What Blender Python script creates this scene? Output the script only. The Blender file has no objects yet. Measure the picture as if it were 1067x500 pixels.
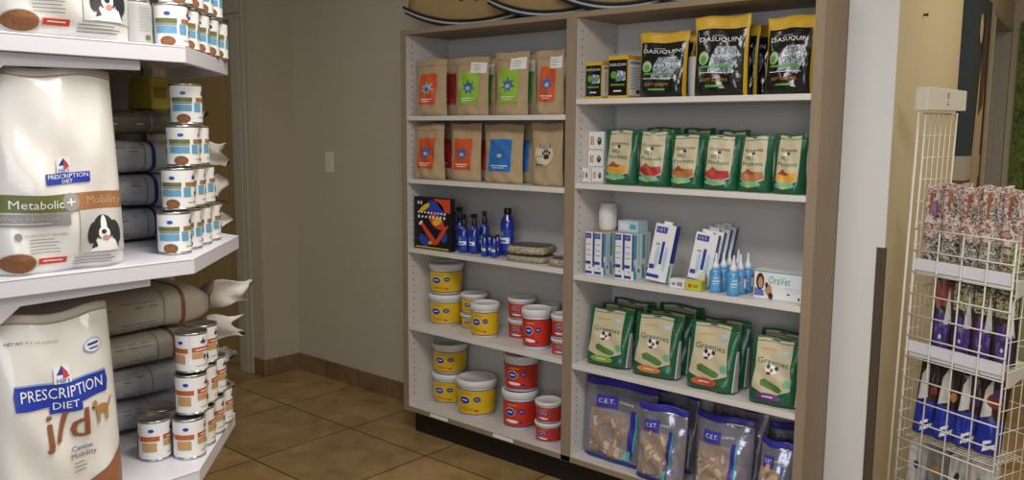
import bpy, math, random
from mathutils import Vector, Matrix
S = bpy.context.scene
COL = S.collection
# ------------------------------------------------------------------ camera
FPX, PITCH, ROLL, YAW = 885.0, .1276, -.0067, .7127
CAM = Vector((3.085, -2.753, 1.5))
cy, sy, cp, sp, cr, sr = math.cos(YAW), math.sin(YAW), math.cos(PITCH), math.sin(PITCH), math.cos(ROLL), math.sin(ROLL)
_r0, _fh, _z = Vector((cy, sy, 0)), Vector((-sy, cy, 0)), Vector((0, 0, 1))
FW = _fh*cp - _z*sp
_u0 = _fh*sp + _z*cp
RT = _r0*cr - _u0*sr
UP = _r0*sr + _u0*cr
cd = bpy.data.cameras.new('camera'); cam = bpy.data.objects.new('camera', cd); COL.objects.link(cam)
cd.sensor_width = 36; cd.lens = FPX/1067*36; cd.clip_start = .02
cam.matrix_world = Matrix(((RT.x, UP.x, -FW.x, CAM.x), (RT.y, UP.y, -FW.y, CAM.y), (RT.z, UP.z, -FW.z, CAM.z), (0, 0, 0, 1)))
S.camera = cam
# ------------------------------------------------------------------ world, lights, exposure
S.view_settings.view_transform = 'Standard'; S.view_settings.look = 'None'
S.view_settings.gamma = 1; S.view_settings.use_curve_mapping = False
S.view_settings.exposure = 0.0
W = bpy.data.worlds.new('world'); S.world = W; W.use_nodes = True
W.node_tree.nodes['Background'].inputs[0].default_value = (.80, .84, 1, 1)
W.node_tree.nodes['Background'].inputs[1].default_value = .50
def area(name, loc, size, power, col, rot=(0, 0, 0)):
    l = bpy.data.lights.new(name, 'AREA'); l.shape = 'RECTANGLE'; l.size, l.size_y = size
    l.energy = power; l.color = col
    o = bpy.data.objects.new(name, l); o.location = loc; o.rotation_euler = rot; COL.objects.link(o)
area('ceiling_and_fill_light', (1.9, -1.75, 2.66), (1.2, .6), 36, (1, .95, .88))
area('ceiling_and_fill_light', (3.9, -1.4, 2.66), (1.2, .6), 36, (1, .95, .88))
area('ceiling_and_fill_light', (3.1, 1.2, 2.66), (.6, 1.2), 24, (1, .84, .60))
area('ceiling_and_fill_light', (-.7, -1.5, 2.66), (1.2, .6), 10, (1, .93, .82))  # added fill with no known fixture, brightens the left wall, door and floor
area('window_daylight', (3.9, -4.6, 1.7), (2.4, 1.5), 50, (.86, .92, 1), (math.radians(-90), math.radians(0), math.radians(207)))

# ------------------------------------------------------------------ pixel helpers: where a point of the photo lies on a known plane
def at(u, v, **k):
    d = FW + RT*((u-533.5)/FPX) + UP*((250-v)/FPX)
    (a, val), = k.items()
    i = 'xyz'.index(a); t = (val-CAM[i])/d[i]
    return CAM + d*t

# ------------------------------------------------------------------ materials
MATS = {}
def mat(name, col, rough=.6, metal=0, noise=0, nscale=20, bump=0, bscale=60, spec=.4, alpha=1, coat=0, trans=0):
    if name in MATS: return MATS[name]
    m = bpy.data.materials.new(name); m.use_nodes = True
    nt = m.node_tree; b = nt.nodes['Principled BSDF']
    c = (*col, 1)
    b.inputs['Base Color'].default_value = c
    b.inputs['Roughness'].default_value = rough; b.inputs['Metallic'].default_value = metal
    b.inputs['Specular IOR Level'].default_value = spec
    b.inputs['Coat Weight'].default_value = coat; b.inputs['Alpha'].default_value = alpha
    b.inputs['Transmission Weight'].default_value = trans
    tc = nt.nodes.new('ShaderNodeTexCoord')
    if noise:
        n = nt.nodes.new('ShaderNodeTexNoise'); n.inputs['Scale'].default_value = nscale; n.inputs['Detail'].default_value = 4
        nt.links.new(tc.outputs['Object'], n.inputs['Vector'])
        mx = nt.nodes.new('ShaderNodeMix'); mx.data_type = 'RGBA'
        mx.inputs[6].default_value = (*[x*(1-noise) for x in col], 1)
        mx.inputs[7].default_value = (*[min(1, x*(1+noise)) for x in col], 1)
        nt.links.new(n.outputs[0], mx.inputs[0]); nt.links.new(mx.outputs[2], b.inputs['Base Color'])
    if bump:
        n = nt.nodes.new('ShaderNodeTexNoise'); n.inputs['Scale'].default_value = bscale; n.inputs['Detail'].default_value = 3
        nt.links.new(tc.outputs['Object'], n.inputs['Vector'])
        bp = nt.nodes.new('ShaderNodeBump'); bp.inputs['Strength'].default_value = bump; bp.inputs['Distance'].default_value = .01
        nt.links.new(n.outputs[0], bp.inputs['Height']); nt.links.new(bp.outputs[0], b.inputs['Normal'])
    MATS[name] = m
    return m
def mottled(name, cols, scale=14, rough=.4, detail=2, dist=.6, bump=0, stretch=(1, 1, 1), coord='Object'):
    """printed film with irregular patches of several inks"""
    if name in MATS: return MATS[name]
    m = mat(name, cols[0], rough, bump=bump)
    nt = m.node_tree; b = nt.nodes['Principled BSDF']
    tc = nt.nodes.new('ShaderNodeTexCoord'); mp = nt.nodes.new('ShaderNodeMapping'); mp.inputs['Scale'].default_value = stretch
    n = nt.nodes.new('ShaderNodeTexNoise'); n.inputs['Scale'].default_value = scale; n.inputs['Detail'].default_value = detail
    n.inputs['Distortion'].default_value = dist
    r = nt.nodes.new('ShaderNodeValToRGB'); r.color_ramp.interpolation = 'CONSTANT'
    k = len(cols); els = r.color_ramp.elements
    while len(els) < k: els.new(.5)
    for i, c in enumerate(cols):
        els[i].position = 0 if i == 0 else .34 + .32*(i)/k; els[i].color = (*c, 1)
    nt.links.new(tc.outputs[coord], mp.inputs[0]); nt.links.new(mp.outputs[0], n.inputs['Vector'])
    nt.links.new(n.outputs[0], r.inputs[0]); nt.links.new(r.outputs[0], b.inputs['Base Color'])
    return m
def wood(name, a, b_, rough=.5):
    m = mat(name, a, rough)
    nt = m.node_tree; b = nt.nodes['Principled BSDF']
    tc = nt.nodes.new('ShaderNodeTexCoord'); mp = nt.nodes.new('ShaderNodeMapping'); mp.inputs['Scale'].default_value = (26, 26, 1.6)
    n = nt.nodes.new('ShaderNodeTexNoise'); n.inputs['Scale'].default_value = 3; n.inputs['Detail'].default_value = 5
    mx = nt.nodes.new('ShaderNodeMix'); mx.data_type = 'RGBA'; mx.inputs[6].default_value = (*a, 1); mx.inputs[7].default_value = (*b_, 1)
    nt.links.new(tc.outputs['Object'], mp.inputs[0]); nt.links.new(mp.outputs[0], n.inputs['Vector'])
    nt.links.new(n.outputs[0], mx.inputs[0]); nt.links.new(mx.outputs[2], b.inputs['Base Color'])
    return m
def tiles(name, a, b_, grout, size, org, rough=.35):
    m = mat(name, a, rough, bump=.12, bscale=30)
    nt = m.node_tree; b = nt.nodes['Principled BSDF']
    g = nt.nodes.new('ShaderNodeNewGeometry')
    mp = nt.nodes.new('ShaderNodeMapping'); mp.vector_type = 'TEXTURE'
    mp.inputs['Location'].default_value = (org[0], org[1], 0); mp.inputs['Scale'].default_value = (size, size, size)
    br = nt.nodes.new('ShaderNodeTexBrick'); br.offset = 0; br.squash = 1
    for k, v in (('Scale', 1), ('Mortar Size', .0085), ('Mortar Smooth', .1), ('Brick Width', 1), ('Row Height', 1), ('Bias', 0)): br.inputs[k].default_value = v
    br.inputs['Color1'].default_value = (.82, .82, .82, 1); br.inputs['Color2'].default_value = (1.1, 1.1, 1.1, 1); br.inputs['Mortar'].default_value = (0, 0, 0, 1)
    n = nt.nodes.new('ShaderNodeTexNoise'); n.inputs['Scale'].default_value = 5.5; n.inputs['Detail'].default_value = 9; n.inputs['Roughness'].default_value = .68
    n.inputs['Distortion'].default_value = .5
    rp = nt.nodes.new('ShaderNodeValToRGB'); rp.color_ramp.elements[0].position = .33; rp.color_ramp.elements[1].position = .68
    rp.color_ramp.elements[0].color = (*a, 1); rp.color_ramp.elements[1].color = (*b_, 1)
    mu = nt.nodes.new('ShaderNodeMix'); mu.data_type = 'RGBA'; mu.blend_type = 'MULTIPLY'; mu.inputs[0].default_value = 1
    mx = nt.nodes.new('ShaderNodeMix'); mx.data_type = 'RGBA'; mx.inputs[7].default_value = (*grout, 1)
    L = nt.links.new
    L(g.outputs['Position'], mp.inputs[0]); L(mp.outputs[0], br.inputs['Vector']); L(g.outputs['Position'], n.inputs['Vector'])
    L(n.outputs[0], rp.inputs[0]); L(rp.outputs[0], mu.inputs[6]); L(br.outputs['Color'], mu.inputs[7])
    L(mu.outputs[2], mx.inputs[6]); L(br.outputs['Fac'], mx.inputs[0]); L(mx.outputs[2], b.inputs['Base Color'])
    return m

WHITE = mat('white_laminate', (.60, .58, .56), .42)
SHELFW = mat('white_shelf', (.66, .64, .61), .38)
OAK = wood('taupe_wood_laminate', (.235, .175, .115), (.31, .24, .165))
BLACK = mat('black_plinth', (.012, .011, .010), .45)
GMETAL = mat('white_enamel_steel', (.66, .66, .72), .35)
PEGM = mat('grey_back_panel', (.30, .29, .25), .5)
KRAFT = mat('kraft_paper', (.42, .31, .18), .8, noise=.16, nscale=28, bump=.35, bscale=26)
PAPERW = mat('white_paper', (.78, .78, .76), .55)
INK = mat('dark_ink', (.03, .03, .035), .5)
GREYINK = mat('grey_ink', (.25, .25, .26), .5)
WINK = mat('white_ink', (.80, .80, .80), .45)
BLUEP = mat('royal_blue_print', (.025, .06, .36), .4)
TINW = mat('tin_metal', (.55, .55, .53), .28, metal=1)
BROWN = mat('brown_kibble', (.22, .09, .035), .8, noise=.5, nscale=160)
REDP = mat('red_print', (.60, .05, .03), .45)

# ------------------------------------------------------------------ mesh builder
_txt = {}
def text_mesh(s):
    if s not in _txt:
        cu = bpy.data.curves.new('t', 'FONT'); cu.body = s; cu.size = 1; cu.align_x = 'CENTER'; cu.align_y = 'CENTER'; cu.resolution_u = 2
        o = bpy.data.objects.new('t', cu); COL.objects.link(o)
        me = bpy.data.meshes.new_from_object(o.evaluated_get(bpy.context.evaluated_depsgraph_get()))
        import bmesh
        bm = bmesh.new(); bm.from_mesh(me); bmesh.ops.triangulate(bm, faces=bm.faces)
        wd = max(v.co.x for v in bm.verts)-min(v.co.x for v in bm.verts); lim = max(.12, .04*wd)
        for _ in range(3):
            es = [e for e in bm.edges if e.calc_length() > lim]
            if not es: break
            bmesh.ops.subdivide_edges(bm, edges=es, cuts=1); bmesh.ops.triangulate(bm, faces=[f for f in bm.faces if len(f.verts) > 3])
        bm.to_mesh(me); bm.free()
        vs = [(v.co.x, v.co.y) for v in me.vertices]; fs = [tuple(p.vertices) for p in me.polygons]
        x0, x1 = min(v[0] for v in vs), max(v[0] for v in vs); y0, y1 = min(v[1] for v in vs), max(v[1] for v in vs)
        vs = [((x-(x0+x1)/2)/(x1-x0), (y-(y0+y1)/2)/(y1-y0)) for x, y in vs]
        _txt[s] = (vs, fs, (y1-y0)/(x1-x0))
        bpy.data.objects.remove(o); bpy.data.curves.remove(cu); bpy.data.meshes.remove(me)
    return _txt[s]
class MB:
    def __init__(s): s.v = []; s.f = []; s.m = []; s.sm = []; s.mats = []
    def add(s, vs, fs, m, smooth=False):
        if m not in s.mats: s.mats.append(m)
        k = len(s.v); i = s.mats.index(m)
        s.v += [tuple(p) for p in vs]
        for f in fs: s.f.append(tuple(k+a for a in f)); s.m.append(i); s.sm.append(smooth)
        return s
    def box(s, x0, x1, y0, y1, z0, z1, m):
        vs = [(x, y, z) for z in (z0, z1) for y in (y0, y1) for x in (x0, x1)]
        return s.add(vs, [(0, 2, 3, 1), (4, 5, 7, 6), (0, 1, 5, 4), (2, 6, 7, 3), (0, 4, 6, 2), (1, 3, 7, 5)], m)
    def hexa(s, vs, m):   # eight corners: bottom ring of four, top ring of four
        return s.add(vs, [(3, 2, 1, 0), (4, 5, 6, 7), (0, 1, 5, 4), (1, 2, 6, 5), (2, 3, 7, 6), (3, 0, 4, 7)], m)
    def grid(s, fn, nu, nv, m, smooth=True):
        vs = [fn(i/nu, j/nv) for j in range(nv+1) for i in range(nu+1)]
        fs = [(j*(nu+1)+i, j*(nu+1)+i+1, (j+1)*(nu+1)+i+1, (j+1)*(nu+1)+i) for j in range(nv) for i in range(nu)]
        return s.add(vs, fs, m, smooth)
    def lathe(s, prof, m, n=28, x=0, y=0):
        vs = [(x+r*math.cos(2*math.pi*i/n), y+r*math.sin(2*math.pi*i/n), z) for r, z in prof for i in range(n)]
        fs = [(j*n+i, j*n+(i+1) % n, (j+1)*n+(i+1) % n, (j+1)*n+i) for j in range(len(prof)-1) for i in range(n)]
        fs += [tuple(range(n))[::-1], tuple((len(prof)-1)*n+i for i in range(n))]
        return s.add(vs, fs, m, True)
    def tube(s, pts, r, m, n=6):
        pts = [Vector(p) for p in pts]; vs = []
        for k, p in enumerate(pts):
            t = (pts[min(k+1, len(pts)-1)] - pts[max(k-1, 0)]).normalized()
            a = t.cross(Vector((0, 0, 1)) if abs(t.z) < .9 else Vector((1, 0, 0))).normalized(); b = t.cross(a)
            vs += [p + a*r*math.cos(2*math.pi*i/n) + b*r*math.sin(2*math.pi*i/n) for i in range(n)]
        fs = [(k*n+i, k*n+(i+1) % n, (k+1)*n+(i+1) % n, (k+1)*n+i) for k in range(len(pts)-1) for i in range(n)]
        fs += [tuple(range(n))[::-1], tuple((len(pts)-1)*n+i for i in range(n))]
        return s.add(vs, fs, m, True)
    def prism(s, poly, a0, a1, m, axis='z'):
        f = {'z': lambda p, q, a: (p, q, a), 'y': lambda p, q, a: (p, a, q), 'x': lambda p, q, a: (a, p, q)}[axis]
        n = len(poly); vs = [f(p, q, a0) for p, q in poly] + [f(p, q, a1) for p, q in poly]
        return s.add(vs, [tuple(range(n))[::-1], tuple(range(n, 2*n))] + [(i, (i+1) % n, n+(i+1) % n, n+i) for i in range(n)], m)
    def build(s, name, parent=None, bevel=0, loc=None, rot=None, **props):
        me = bpy.data.meshes.new(name); me.from_pydata(s.v, [], s.f)
        for m in s.mats: me.materials.append(m)
        me.polygons.foreach_set('material_index', s.m); me.polygons.foreach_set('use_smooth', s.sm)
        me.update()
        import bmesh
        bm = bmesh.new(); bm.from_mesh(me); bmesh.ops.recalc_face_normals(bm, faces=bm.faces) if not props.pop('keep', 0) else None; bm.to_mesh(me); bm.free()
        o = bpy.data.objects.new(name, me); COL.objects.link(o)
        if parent: o.parent = parent
        if loc: o.location = loc
        if rot: o.rotation_euler = rot
        if bevel:
            b = o.modifiers.new('bevel', 'BEVEL'); b.width = bevel; b.segments = 2; b.limit_method = 'ANGLE'; b.angle_limit = math.radians(50)
        for k, v in props.items(): o[k] = v
        return o
class Print:
    """ink laid on a surface fn(x, z, off); coordinates a, b run 0..1 over w by h"""
    def __init__(s, mb, fn, w, h, off=.0012): s.mb, s.fn, s.w, s.h, s.off = mb, fn, w, h, off
    def P(s, a, b, lay=0): return s.fn((a-.5)*s.w, b*s.h, s.off+lay*.0008)
    def rect(s, a0, b0, a1, b1, m, lay=0, n=6):
        n = max(n, min(34, int(max(abs(a1-a0)*s.w, abs(b1-b0)*s.h)/.008)))
        s.mb.grid(lambda i, j: s.P(a0+(a1-a0)*i, b0+(b1-b0)*j, lay), n, n, m)
    def poly(s, pts, m, lay=0):
        n = len(pts); ca = sum(p[0] for p in pts)/n; cb = sum(p[1] for p in pts)/n
        vs = [s.P(ca, cb, lay)]
        if n < 12:      # split long edges so the print follows the film
            q = []
            for i in range(n):
                p0, p1 = pts[i], pts[(i+1) % n]; c = max(1, int(max(abs(p1[0]-p0[0])*s.w, abs(p1[1]-p0[1])*s.h)/.008))
                q += [(p0[0]+(p1[0]-p0[0])*j/c, p0[1]+(p1[1]-p0[1])*j/c) for j in range(c)]
            pts = q; n = len(pts)
        KK = tuple((i+1)/8 for i in range(8))
        for k in KK: vs += [s.P(ca+(a-ca)*k, cb+(b-cb)*k, lay) for a, b in pts]
        fs = [(0, 1+i, 1+(i+1) % n) for i in range(n)]
        for r in range(7): fs += [(1+r*n+i, 1+(r+1)*n+i, 1+(r+1)*n+(i+1) % n, 1+r*n+(i+1) % n) for i in range(n)]
        s.mb.add(vs, fs, m, True)
    def oval(s, a, b, ra, rb, m, lay=0, n=18, tilt=0):
        pts = []
        for i in range(n):
            t = 2*math.pi*i/n; x, y = ra*s.w*math.cos(t), rb*s.h*math.sin(t)
            pts.append((a+(x*math.cos(tilt)-y*math.sin(tilt))/s.w, b+(x*math.sin(tilt)+y*math.cos(tilt))/s.h))
        s.poly(pts, m, lay)
    def text(s, t, a, b, wa, m, lay=1, hb=None, tilt=0):
        vs, fs, asp = text_mesh(t); W_ = wa*s.w; H_ = hb*s.h if hb else W_*asp
        out = []
        for x, y in vs:
            X, Y = x*W_, y*H_
            out.append(s.P(a+(X*math.cos(tilt)-Y*math.sin(tilt))/s.w, b+(X*math.sin(tilt)+Y*math.cos(tilt))/s.h, lay))
        s.mb.add(out, fs, m)
    def lines(s, a0, a1, b, n, step, m, lay=1, th=.006, rnd=None):
        rnd = rnd or random.Random(3)
        for k in range(n): s.rect(a0, b-k*step, a0+(a1-a0)*rnd.uniform(.6, 1), b-k*step+th, m, lay, 2)

def thing(name, label, cat, loc=(0, 0, 0), rot=(0, 0, 0), group=None, kind=None):
    o = bpy.data.objects.new(name, None); COL.objects.link(o); o.empty_display_size = .05
    o.location = loc; o.rotation_euler = rot; o['label'] = label; o['category'] = cat
    if group: o['group'] = group
    return o
def struct(mb, name, bevel=0, parent=None, **k):
    o = mb.build(name, parent, bevel, **k)
    if not parent: o['kind'] = 'structure'
    return o
KIDS = {}
def dup(root, loc, rot=(0, 0, 0), label=None, scale=None):
    def cp_(o, par):
        c = o.copy(); COL.objects.link(c)
        if par: c.parent = par
        for ch in [x for x in ALLKIDS(o)]: cp_(ch, c)
        return c
    r = cp_(root, None); r.location = loc; r.rotation_euler = rot
    if label: r['label'] = label
    if scale: r.scale = scale
    return r
def ALLKIDS(o): return [c for c in bpy.data.objects if c.parent == o]
def flat(y):       # print surface of a flat front facing -y
    return lambda x, z, off: (x, y-off, z)
def side(x):       # print surface of a flat side facing +x; first coordinate runs backwards
    return lambda a, z, off: (x+off, a, z)
def drum(r0, r1, h, z0=0):   # print surface around a tapered tub, front at -y
    def fn(x, z, off):
        r = r0+(r1-r0)*(z/h); t = x/((r0+r1)/2)
        return ((r+off)*math.sin(t), -(r+off)*math.cos(t), z+z0)
    return fn

# ================================================================== SETTING
YB = .335       # back wall plane
BEIGE = mat('beige_wall_paint', (.50, .455, .365), .75, noise=.04, nscale=3, bump=.05, bscale=120)
PILLAR = mat('off_white_wall', (.62, .63, .62), .7, bump=.05, bscale=120)  # paler and greyer than the beige walls
TAN = mat('tan_wall_paint', (.52, .465, .335), .7, noise=.05, nscale=2, bump=.05, bscale=120)
CEIL = mat('ceiling_tile', (.6, .58, .54), .9, bump=.3, bscale=90)
FLOOR = tiles('brown_floor_tile', (.25, .15, .055), (.43, .29, .125), (.075, .048, .026), .555, (-.80, -.145))
BASET = tiles('brown_base_tile', (.17, .10, .045), (.29, .19, .105), (.06, .045, .03), .30, (-1.06, .1))
X0 = -1.352
WDX, WDY = -.098, .995
WC = Vector((2.185-.098*.14, .34, 0))
WE = WC + Vector((WDX, WDY, 0))*3.30
struct(MB().box(-3.2, 6.5, -6.0, 6.2, -.08, 0, FLOOR), 'floor')
struct(MB().box(-3.2, 6.5, -6.0, 6.2, 2.72, 2.80, CEIL), 'ceiling')
struct(MB().box(X0-.12, 2.02, YB, YB+.12, 0, 2.72, BEIGE), 'wall_back')
YP = .20; PXR = 2.185
struct(MB().prism([(2.0235, YP), (PXR, YP), (PXR+WDX*.3, YP+.3), (2.0235, YP+.3)], 0, 2.72, PILLAR), 'wall_pillar')
# wall to the left of the corner: a short return, then the wall that holds the door
struct(MB().box(X0-.13, X0, .085, YB, 0, 2.72, BEIGE).box(-1.60, X0-.13, .085, .2, 0, 2.72, BEIGE), 'wall_left_return')
DX1 = -1.60; DX0 = -2.46
struct(MB().box(-3.2, DX0, .085, .2, 0, 2.72, BEIGE).box(DX0, DX1, .085, .2, 2.16, 2.72, BEIGE), 'wall_left')
CAS = mat('cream_trim_paint', (.46, .43, .37), .45)
DOORM = wood('brown_door_wood', (.33, .235, .10), (.41, .30, .14), .5)
m = MB()
for a, b in ((DX1-.003, DX1+.145), (DX0-.145, DX0+.003)):
    m.box(a, b, .064, .0845, 0, 2.149, CAS).box(a+.03, b-.03, .052, .0638, 0, 2.149, CAS)
m.box(DX0-.145, DX1+.145, .0635, .0845, 2.1495, 2.29, CAS).box(DX0-.12, DX1+.12, .051, .0633, 2.18, 2.26, CAS)
struct(m, 'trim_1', .004)
dr = MB().box(DX0, DX1, .10, .14, .008, 2.15, DOORM)
for x0, x1 in ((DX0+.12, (DX0+DX1)/2-.05), ((DX0+DX1)/2+.05, DX1-.12)):
    for z0, z1 in ((.2, .9), (1.05, 1.9)): dr.box(x0, x1, .092, .10, z0, z1, DOORM)
dro = struct(dr, 'door_1', .004)
MB().lathe([(.012, 0), (.012, .04), (.028, .055), (.03, .075), (.015, .09)], TINW, 16).build('door_knob', dro, loc=(DX0+.08, .10, 1.0), rot=(math.pi/2, 0, 0))
# tile skirting
struct(MB().box(X0, .0, YB-.012, YB, 0, .104, BASET), 'baseboard_back', .002)
struct(MB().box(X0, X0+.012, .085, YB-.012, 0, .104, BASET), 'baseboard_return', .002)
struct(MB().box(DX1+.145, X0+.012, .073, .085, 0, .104, BASET), 'baseboard_left', .002)
# light switch
t = thing('light_switch', 'beige light switch on the wall left of the tall shelving unit', 'light switch', (-1.0, YB, 1.31))
IV = mat('ivory_plastic', (.74, .70, .60), .35)
MB().box(-.037, .037, -.006, 0, -.06, .06, IV).build('cover_plate', t, .002)
MB().hexa([(-.006, -.007, -.012), (.006, -.007, -.012), (.006, -.004, -.012), (-.006, -.004, -.012), (-.006, -.018, .012), (.006, -.018, .012), (.006, -.004, .014), (-.006, -.004, .014)], mat('ivory_toggle', (.66, .62, .52), .3)).build('toggle', t, .001)
# right wall, slightly turned, with a doorway
def wall_pt(s, off=0): return Vector((WC.x+WDX*s+WDY*off, WC.y+WDY*s-WDX*off, 0))
def wbox(mb, s0, s1, o0, o1, z0, z1, m):
    c = [wall_pt(s0, o0), wall_pt(s1, o0), wall_pt(s1, o1), wall_pt(s0, o1)]
    return mb.hexa([(p.x, p.y, z0) for p in c]+[(p.x, p.y, z1) for p in c], m)
D0, D1, DZ = 2.33, 3.22, 2.18
TH = -.13
w = MB(); wbox(w, -.1395, D0, -.004, .0012, 0, 2.72, TAN); wbox(w, .17, D0, TH, 0, 0, 2.72, TAN); wbox(w, D0, D1, TH, 0, DZ, 2.72, TAN); wbox(w, D1, 3.38, TH, 0, 0, 2.72, TAN)
struct(w, 'wall_right')
GF = mat('grey_door_frame_paint', (.38, .35, .30), .5)
w = MB(); wbox(w, D0, D0+.03, -.15, .008, 0, DZ, GF); wbox(w, D1-.03, D1, -.15, .008, 0, DZ, GF); wbox(w, D0, D1, -.15, .008, DZ-.03, DZ, GF)
wbox(w, D1-.05, D1-.03, -.09, -.05, 0, DZ-.03, GF)
struct(w, 'trim_2')
struct(MB().box(.6, 1.75, 3.75, 3.83, 0, 2.72, mat('passage_wall_paint', (.33, .28, .22), .7)), 'wall_passage')
struct(MB().box(WE.x-.02, 6.5, WE.y+.05, WE.y+.15, 0, 2.72, TAN), 'wall_far')
struct(MB().box(-3.2, -3.1, -6, .2, 0, 2.72, BEIGE), 'wall_side')
struct(MB().box(-3.2, 6.5, -6.0, -5.9, 0, .9, PILLAR).box(-3.2, 6.5, -6.0, -5.9, 2.4, 2.72, PILLAR).box(-3.2, 2.2, -6, -5.9, .9, 2.4, PILLAR).box(5.6, 6.5, -6, -5.9, .9, 2.4, PILLAR), 'wall_rear')
struct(MB().box(6.4, 6.5, -5.9, 6.2, 0, 2.72, TAN), 'wall_east')
# brown metal corner guard on the outer corner
m = MB(); m.box(2.160, 2.1885, YP-.0030, YP-.0005, .0, 1.12, mat('brown_corner_guard', (.10, .075, .055), .35, metal=.3)); m.box(2.1875, 2.1890, YP-.0005, YP+.012, 0, 1.12, MATS['brown_corner_guard'])
o = m.build('corner_guard', None, .0006); o['label'] = 'brown corner guard strip on the wall edge right of the shelving unit'; o['category'] = 'corner guard'
# small nail above the rack
p = wall_pt(.262, 0)
o = MB().lathe([(.004, 0), (.004, .012), (.007, .014), (.007, .016)], INK, 10).build('nail', None, loc=(p.x, p.y, 1.926), rot=(0, math.pi/2, 0)); o['label'] = 'small dark nail in the tan wall above the wire rack'; o['category'] = 'nail'

# ================================================================== SHELVING UNIT
ZT = 1.966; UW = 2.022; UD = .325
XS = (.0, .034, .986, 1.034, 1.988, UW)
LZ = [1.567, 1.270, .935, .553]; RZ = [1.628, 1.293, .920, .545]; BZ = .147
HOLE = mat('dark_peg_hole', (.05, .045, .04), .8)
unit = thing('shelving_unit', 'tall two bay shelving unit, white inside with taupe wood edges, on a black plinth', 'shelving unit')
def panel(x0, x1, wl, wr, name):
    m = MB(); m.box(x0, x1, 0, .004, .12, ZT, OAK)
    if wl and wr: m.box(x0, x1, .004, UD, .12, ZT, WHITE)
    elif wr: m.box(x0, x1-.004, .004, UD, .12, ZT, OAK).box(x1-.004, x1, .004, UD, .12, ZT-.02, WHITE)
    else: m.box(x0+.004, x1, .004, UD, .12, ZT, OAK).box(x0, x0+.004, .004, UD, .12, ZT-.02, WHITE)
    for sgn, on in ((x0-.0006, wl), (x1+.0006, wr)):
        if not on: continue
        for yy in (.04, .27):
            z = .2
            while z < 1.9:
                m.add([(sgn, yy+.004*math.cos(k*math.pi/3), z+.004*math.sin(k*math.pi/3)) for k in range(6)], [tuple(range(6))], HOLE); z += .032
    m.build(name, unit, keep=1)
panel(XS[0], XS[1], 0, 1, 'side_panel'); panel(XS[2], XS[3], 1, 1, 'divider_panel'); panel(XS[4], XS[5], 1, 0, 'side_panel')
MB().box(.034, XS[4], .297, UD, .12, ZT-.02, WHITE).build('back_panel', unit)
MB().box(.034, XS[4], .0005, .297, ZT-.022, ZT, OAK).build('top_panel', unit, .001)
b = MB().box(.034, XS[4], .004, .297, BZ-.026, BZ, WHITE).box(.034, XS[4], 0, .004, BZ-.026, BZ-.004, OAK)
b.build('bottom_panel', unit)
for x0 in (.19, .60, 1.45): MB().box(x0, x0+.12, -.0015, 0, BZ-.022, BZ-.006, PAPERW).build('label_strip', unit)
MB().box(.02, 2.0, .057, .297, 0, .121, BLACK).build('plinth', unit, .002)
for bx, zs in ((0, LZ), (2, RZ)):
    for z in zs: MB().box(XS[1+bx]+.001, XS[2+bx]-.001, .003, .296, z-.021, z, SHELFW).build('shelf', unit, .0015)
# ================================================================== BUILDERS OF GOODS
def pouch_fn(w, h, d, p=3.0, k=1.7, wr=.0025, seed=0, top=.004, pinch=0, sgn=-1, flare=0):
    R = random.Random(seed*7+1); ph = [R.uniform(0, 6.3) for _ in range(6)]; fr = [R.uniform(1.5, 4.5) for _ in range(6)]
    def fn(x, z, off=0, s=sgn):
        a = max(-1, min(1, 2*x/w)); b = max(0, min(1, z/h))
        T = top+(d-top)*max(0, 1-b**k)
        base = min(1, .72+b*4)
        t = .5*(T*base*(1-abs(a)**p)**.8)+.0007
        e = (1-abs(a)**4)*(.35+.65*(1-b))
        wv = wr*e*(math.sin(fr[0]*a*2+fr[1]*b*5+ph[0])+.7*math.sin(fr[2]*a*2.4-fr[3]*b*3+ph[1])+.5*math.sin(fr[4]*b*5+fr[5]*a*2+ph[2]))
        X = x*(1-pinch*math.sin(math.pi*min(1, b*1.05))+flare*b*b)
        bend = wr*2.2*b*math.sin(a*2.2+ph[3])
        return (X, s*(t+abs(wr)*e*.6+wv*(1-.0)+off)+bend, z+wr*.8*math.sin(a*4+ph[4])*b)
    return fn
def pouch_body(mb, fn, w, h, m, nx=24, nz=26, z0=0, z1=1, off=0, cap=True):
    xs = [math.sin(math.pi/2*(2*i/nx-1)) for i in range(nx+1)]
    vs = []
    for s in (-1, 1):
        for j in range(nz+1):
            for a in xs: vs.append(fn(a*w/2, (z0+(z1-z0)*j/nz)*h, off, s))
    n = nx+1; B = n*(nz+1); fs = []
    for j in range(nz):
        for i in range(nx):
            q = (j*n+i, j*n+i+1, (j+1)*n+i+1, (j+1)*n+i)
            fs.append(q); fs.append(tuple(B+k for k in q[::-1]))
        fs.append((j*n, (j+1)*n, B+(j+1)*n, B+j*n)); fs.append((j*n+nx, B+j*n+nx, B+(j+1)*n+nx, (j+1)*n+nx))
    for i in range(nx):
        fs.append((i, B+i, B+i+1, i+1)); t = nz*n
        fs.append((t+i, t+i+1, B+t+i+1, B+t+i))
    mb.add(vs, fs, m, True); return mb
def pouch(name, label, cat, w, h, d, m, art=None, loc=(0, 0, 0), rot=(0, 0, 0), group=None, seal=.1, sealm=None, sealname='top_seal', **kw):
    fn = pouch_fn(w, h, d, **kw)
    t = thing(name, label, cat, loc, rot, group)
    mb = MB(); pouch_body(mb, fn, w, h, m, z1=1-seal+.01)
    mb.build('pouch', t)
    mb = MB(); pouch_body(mb, fn, w, h, sealm or m, nz=4, z0=1-seal, off=.0008)
    sp = Print(mb, fn, w, h, .0016)
    sp.rect(.04, 1-seal, .96, 1-seal*.88, sealm or m, 1, 4)
    mb.build(sealname, t)
    if art: art(t, fn, w, h)
    return t
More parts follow.
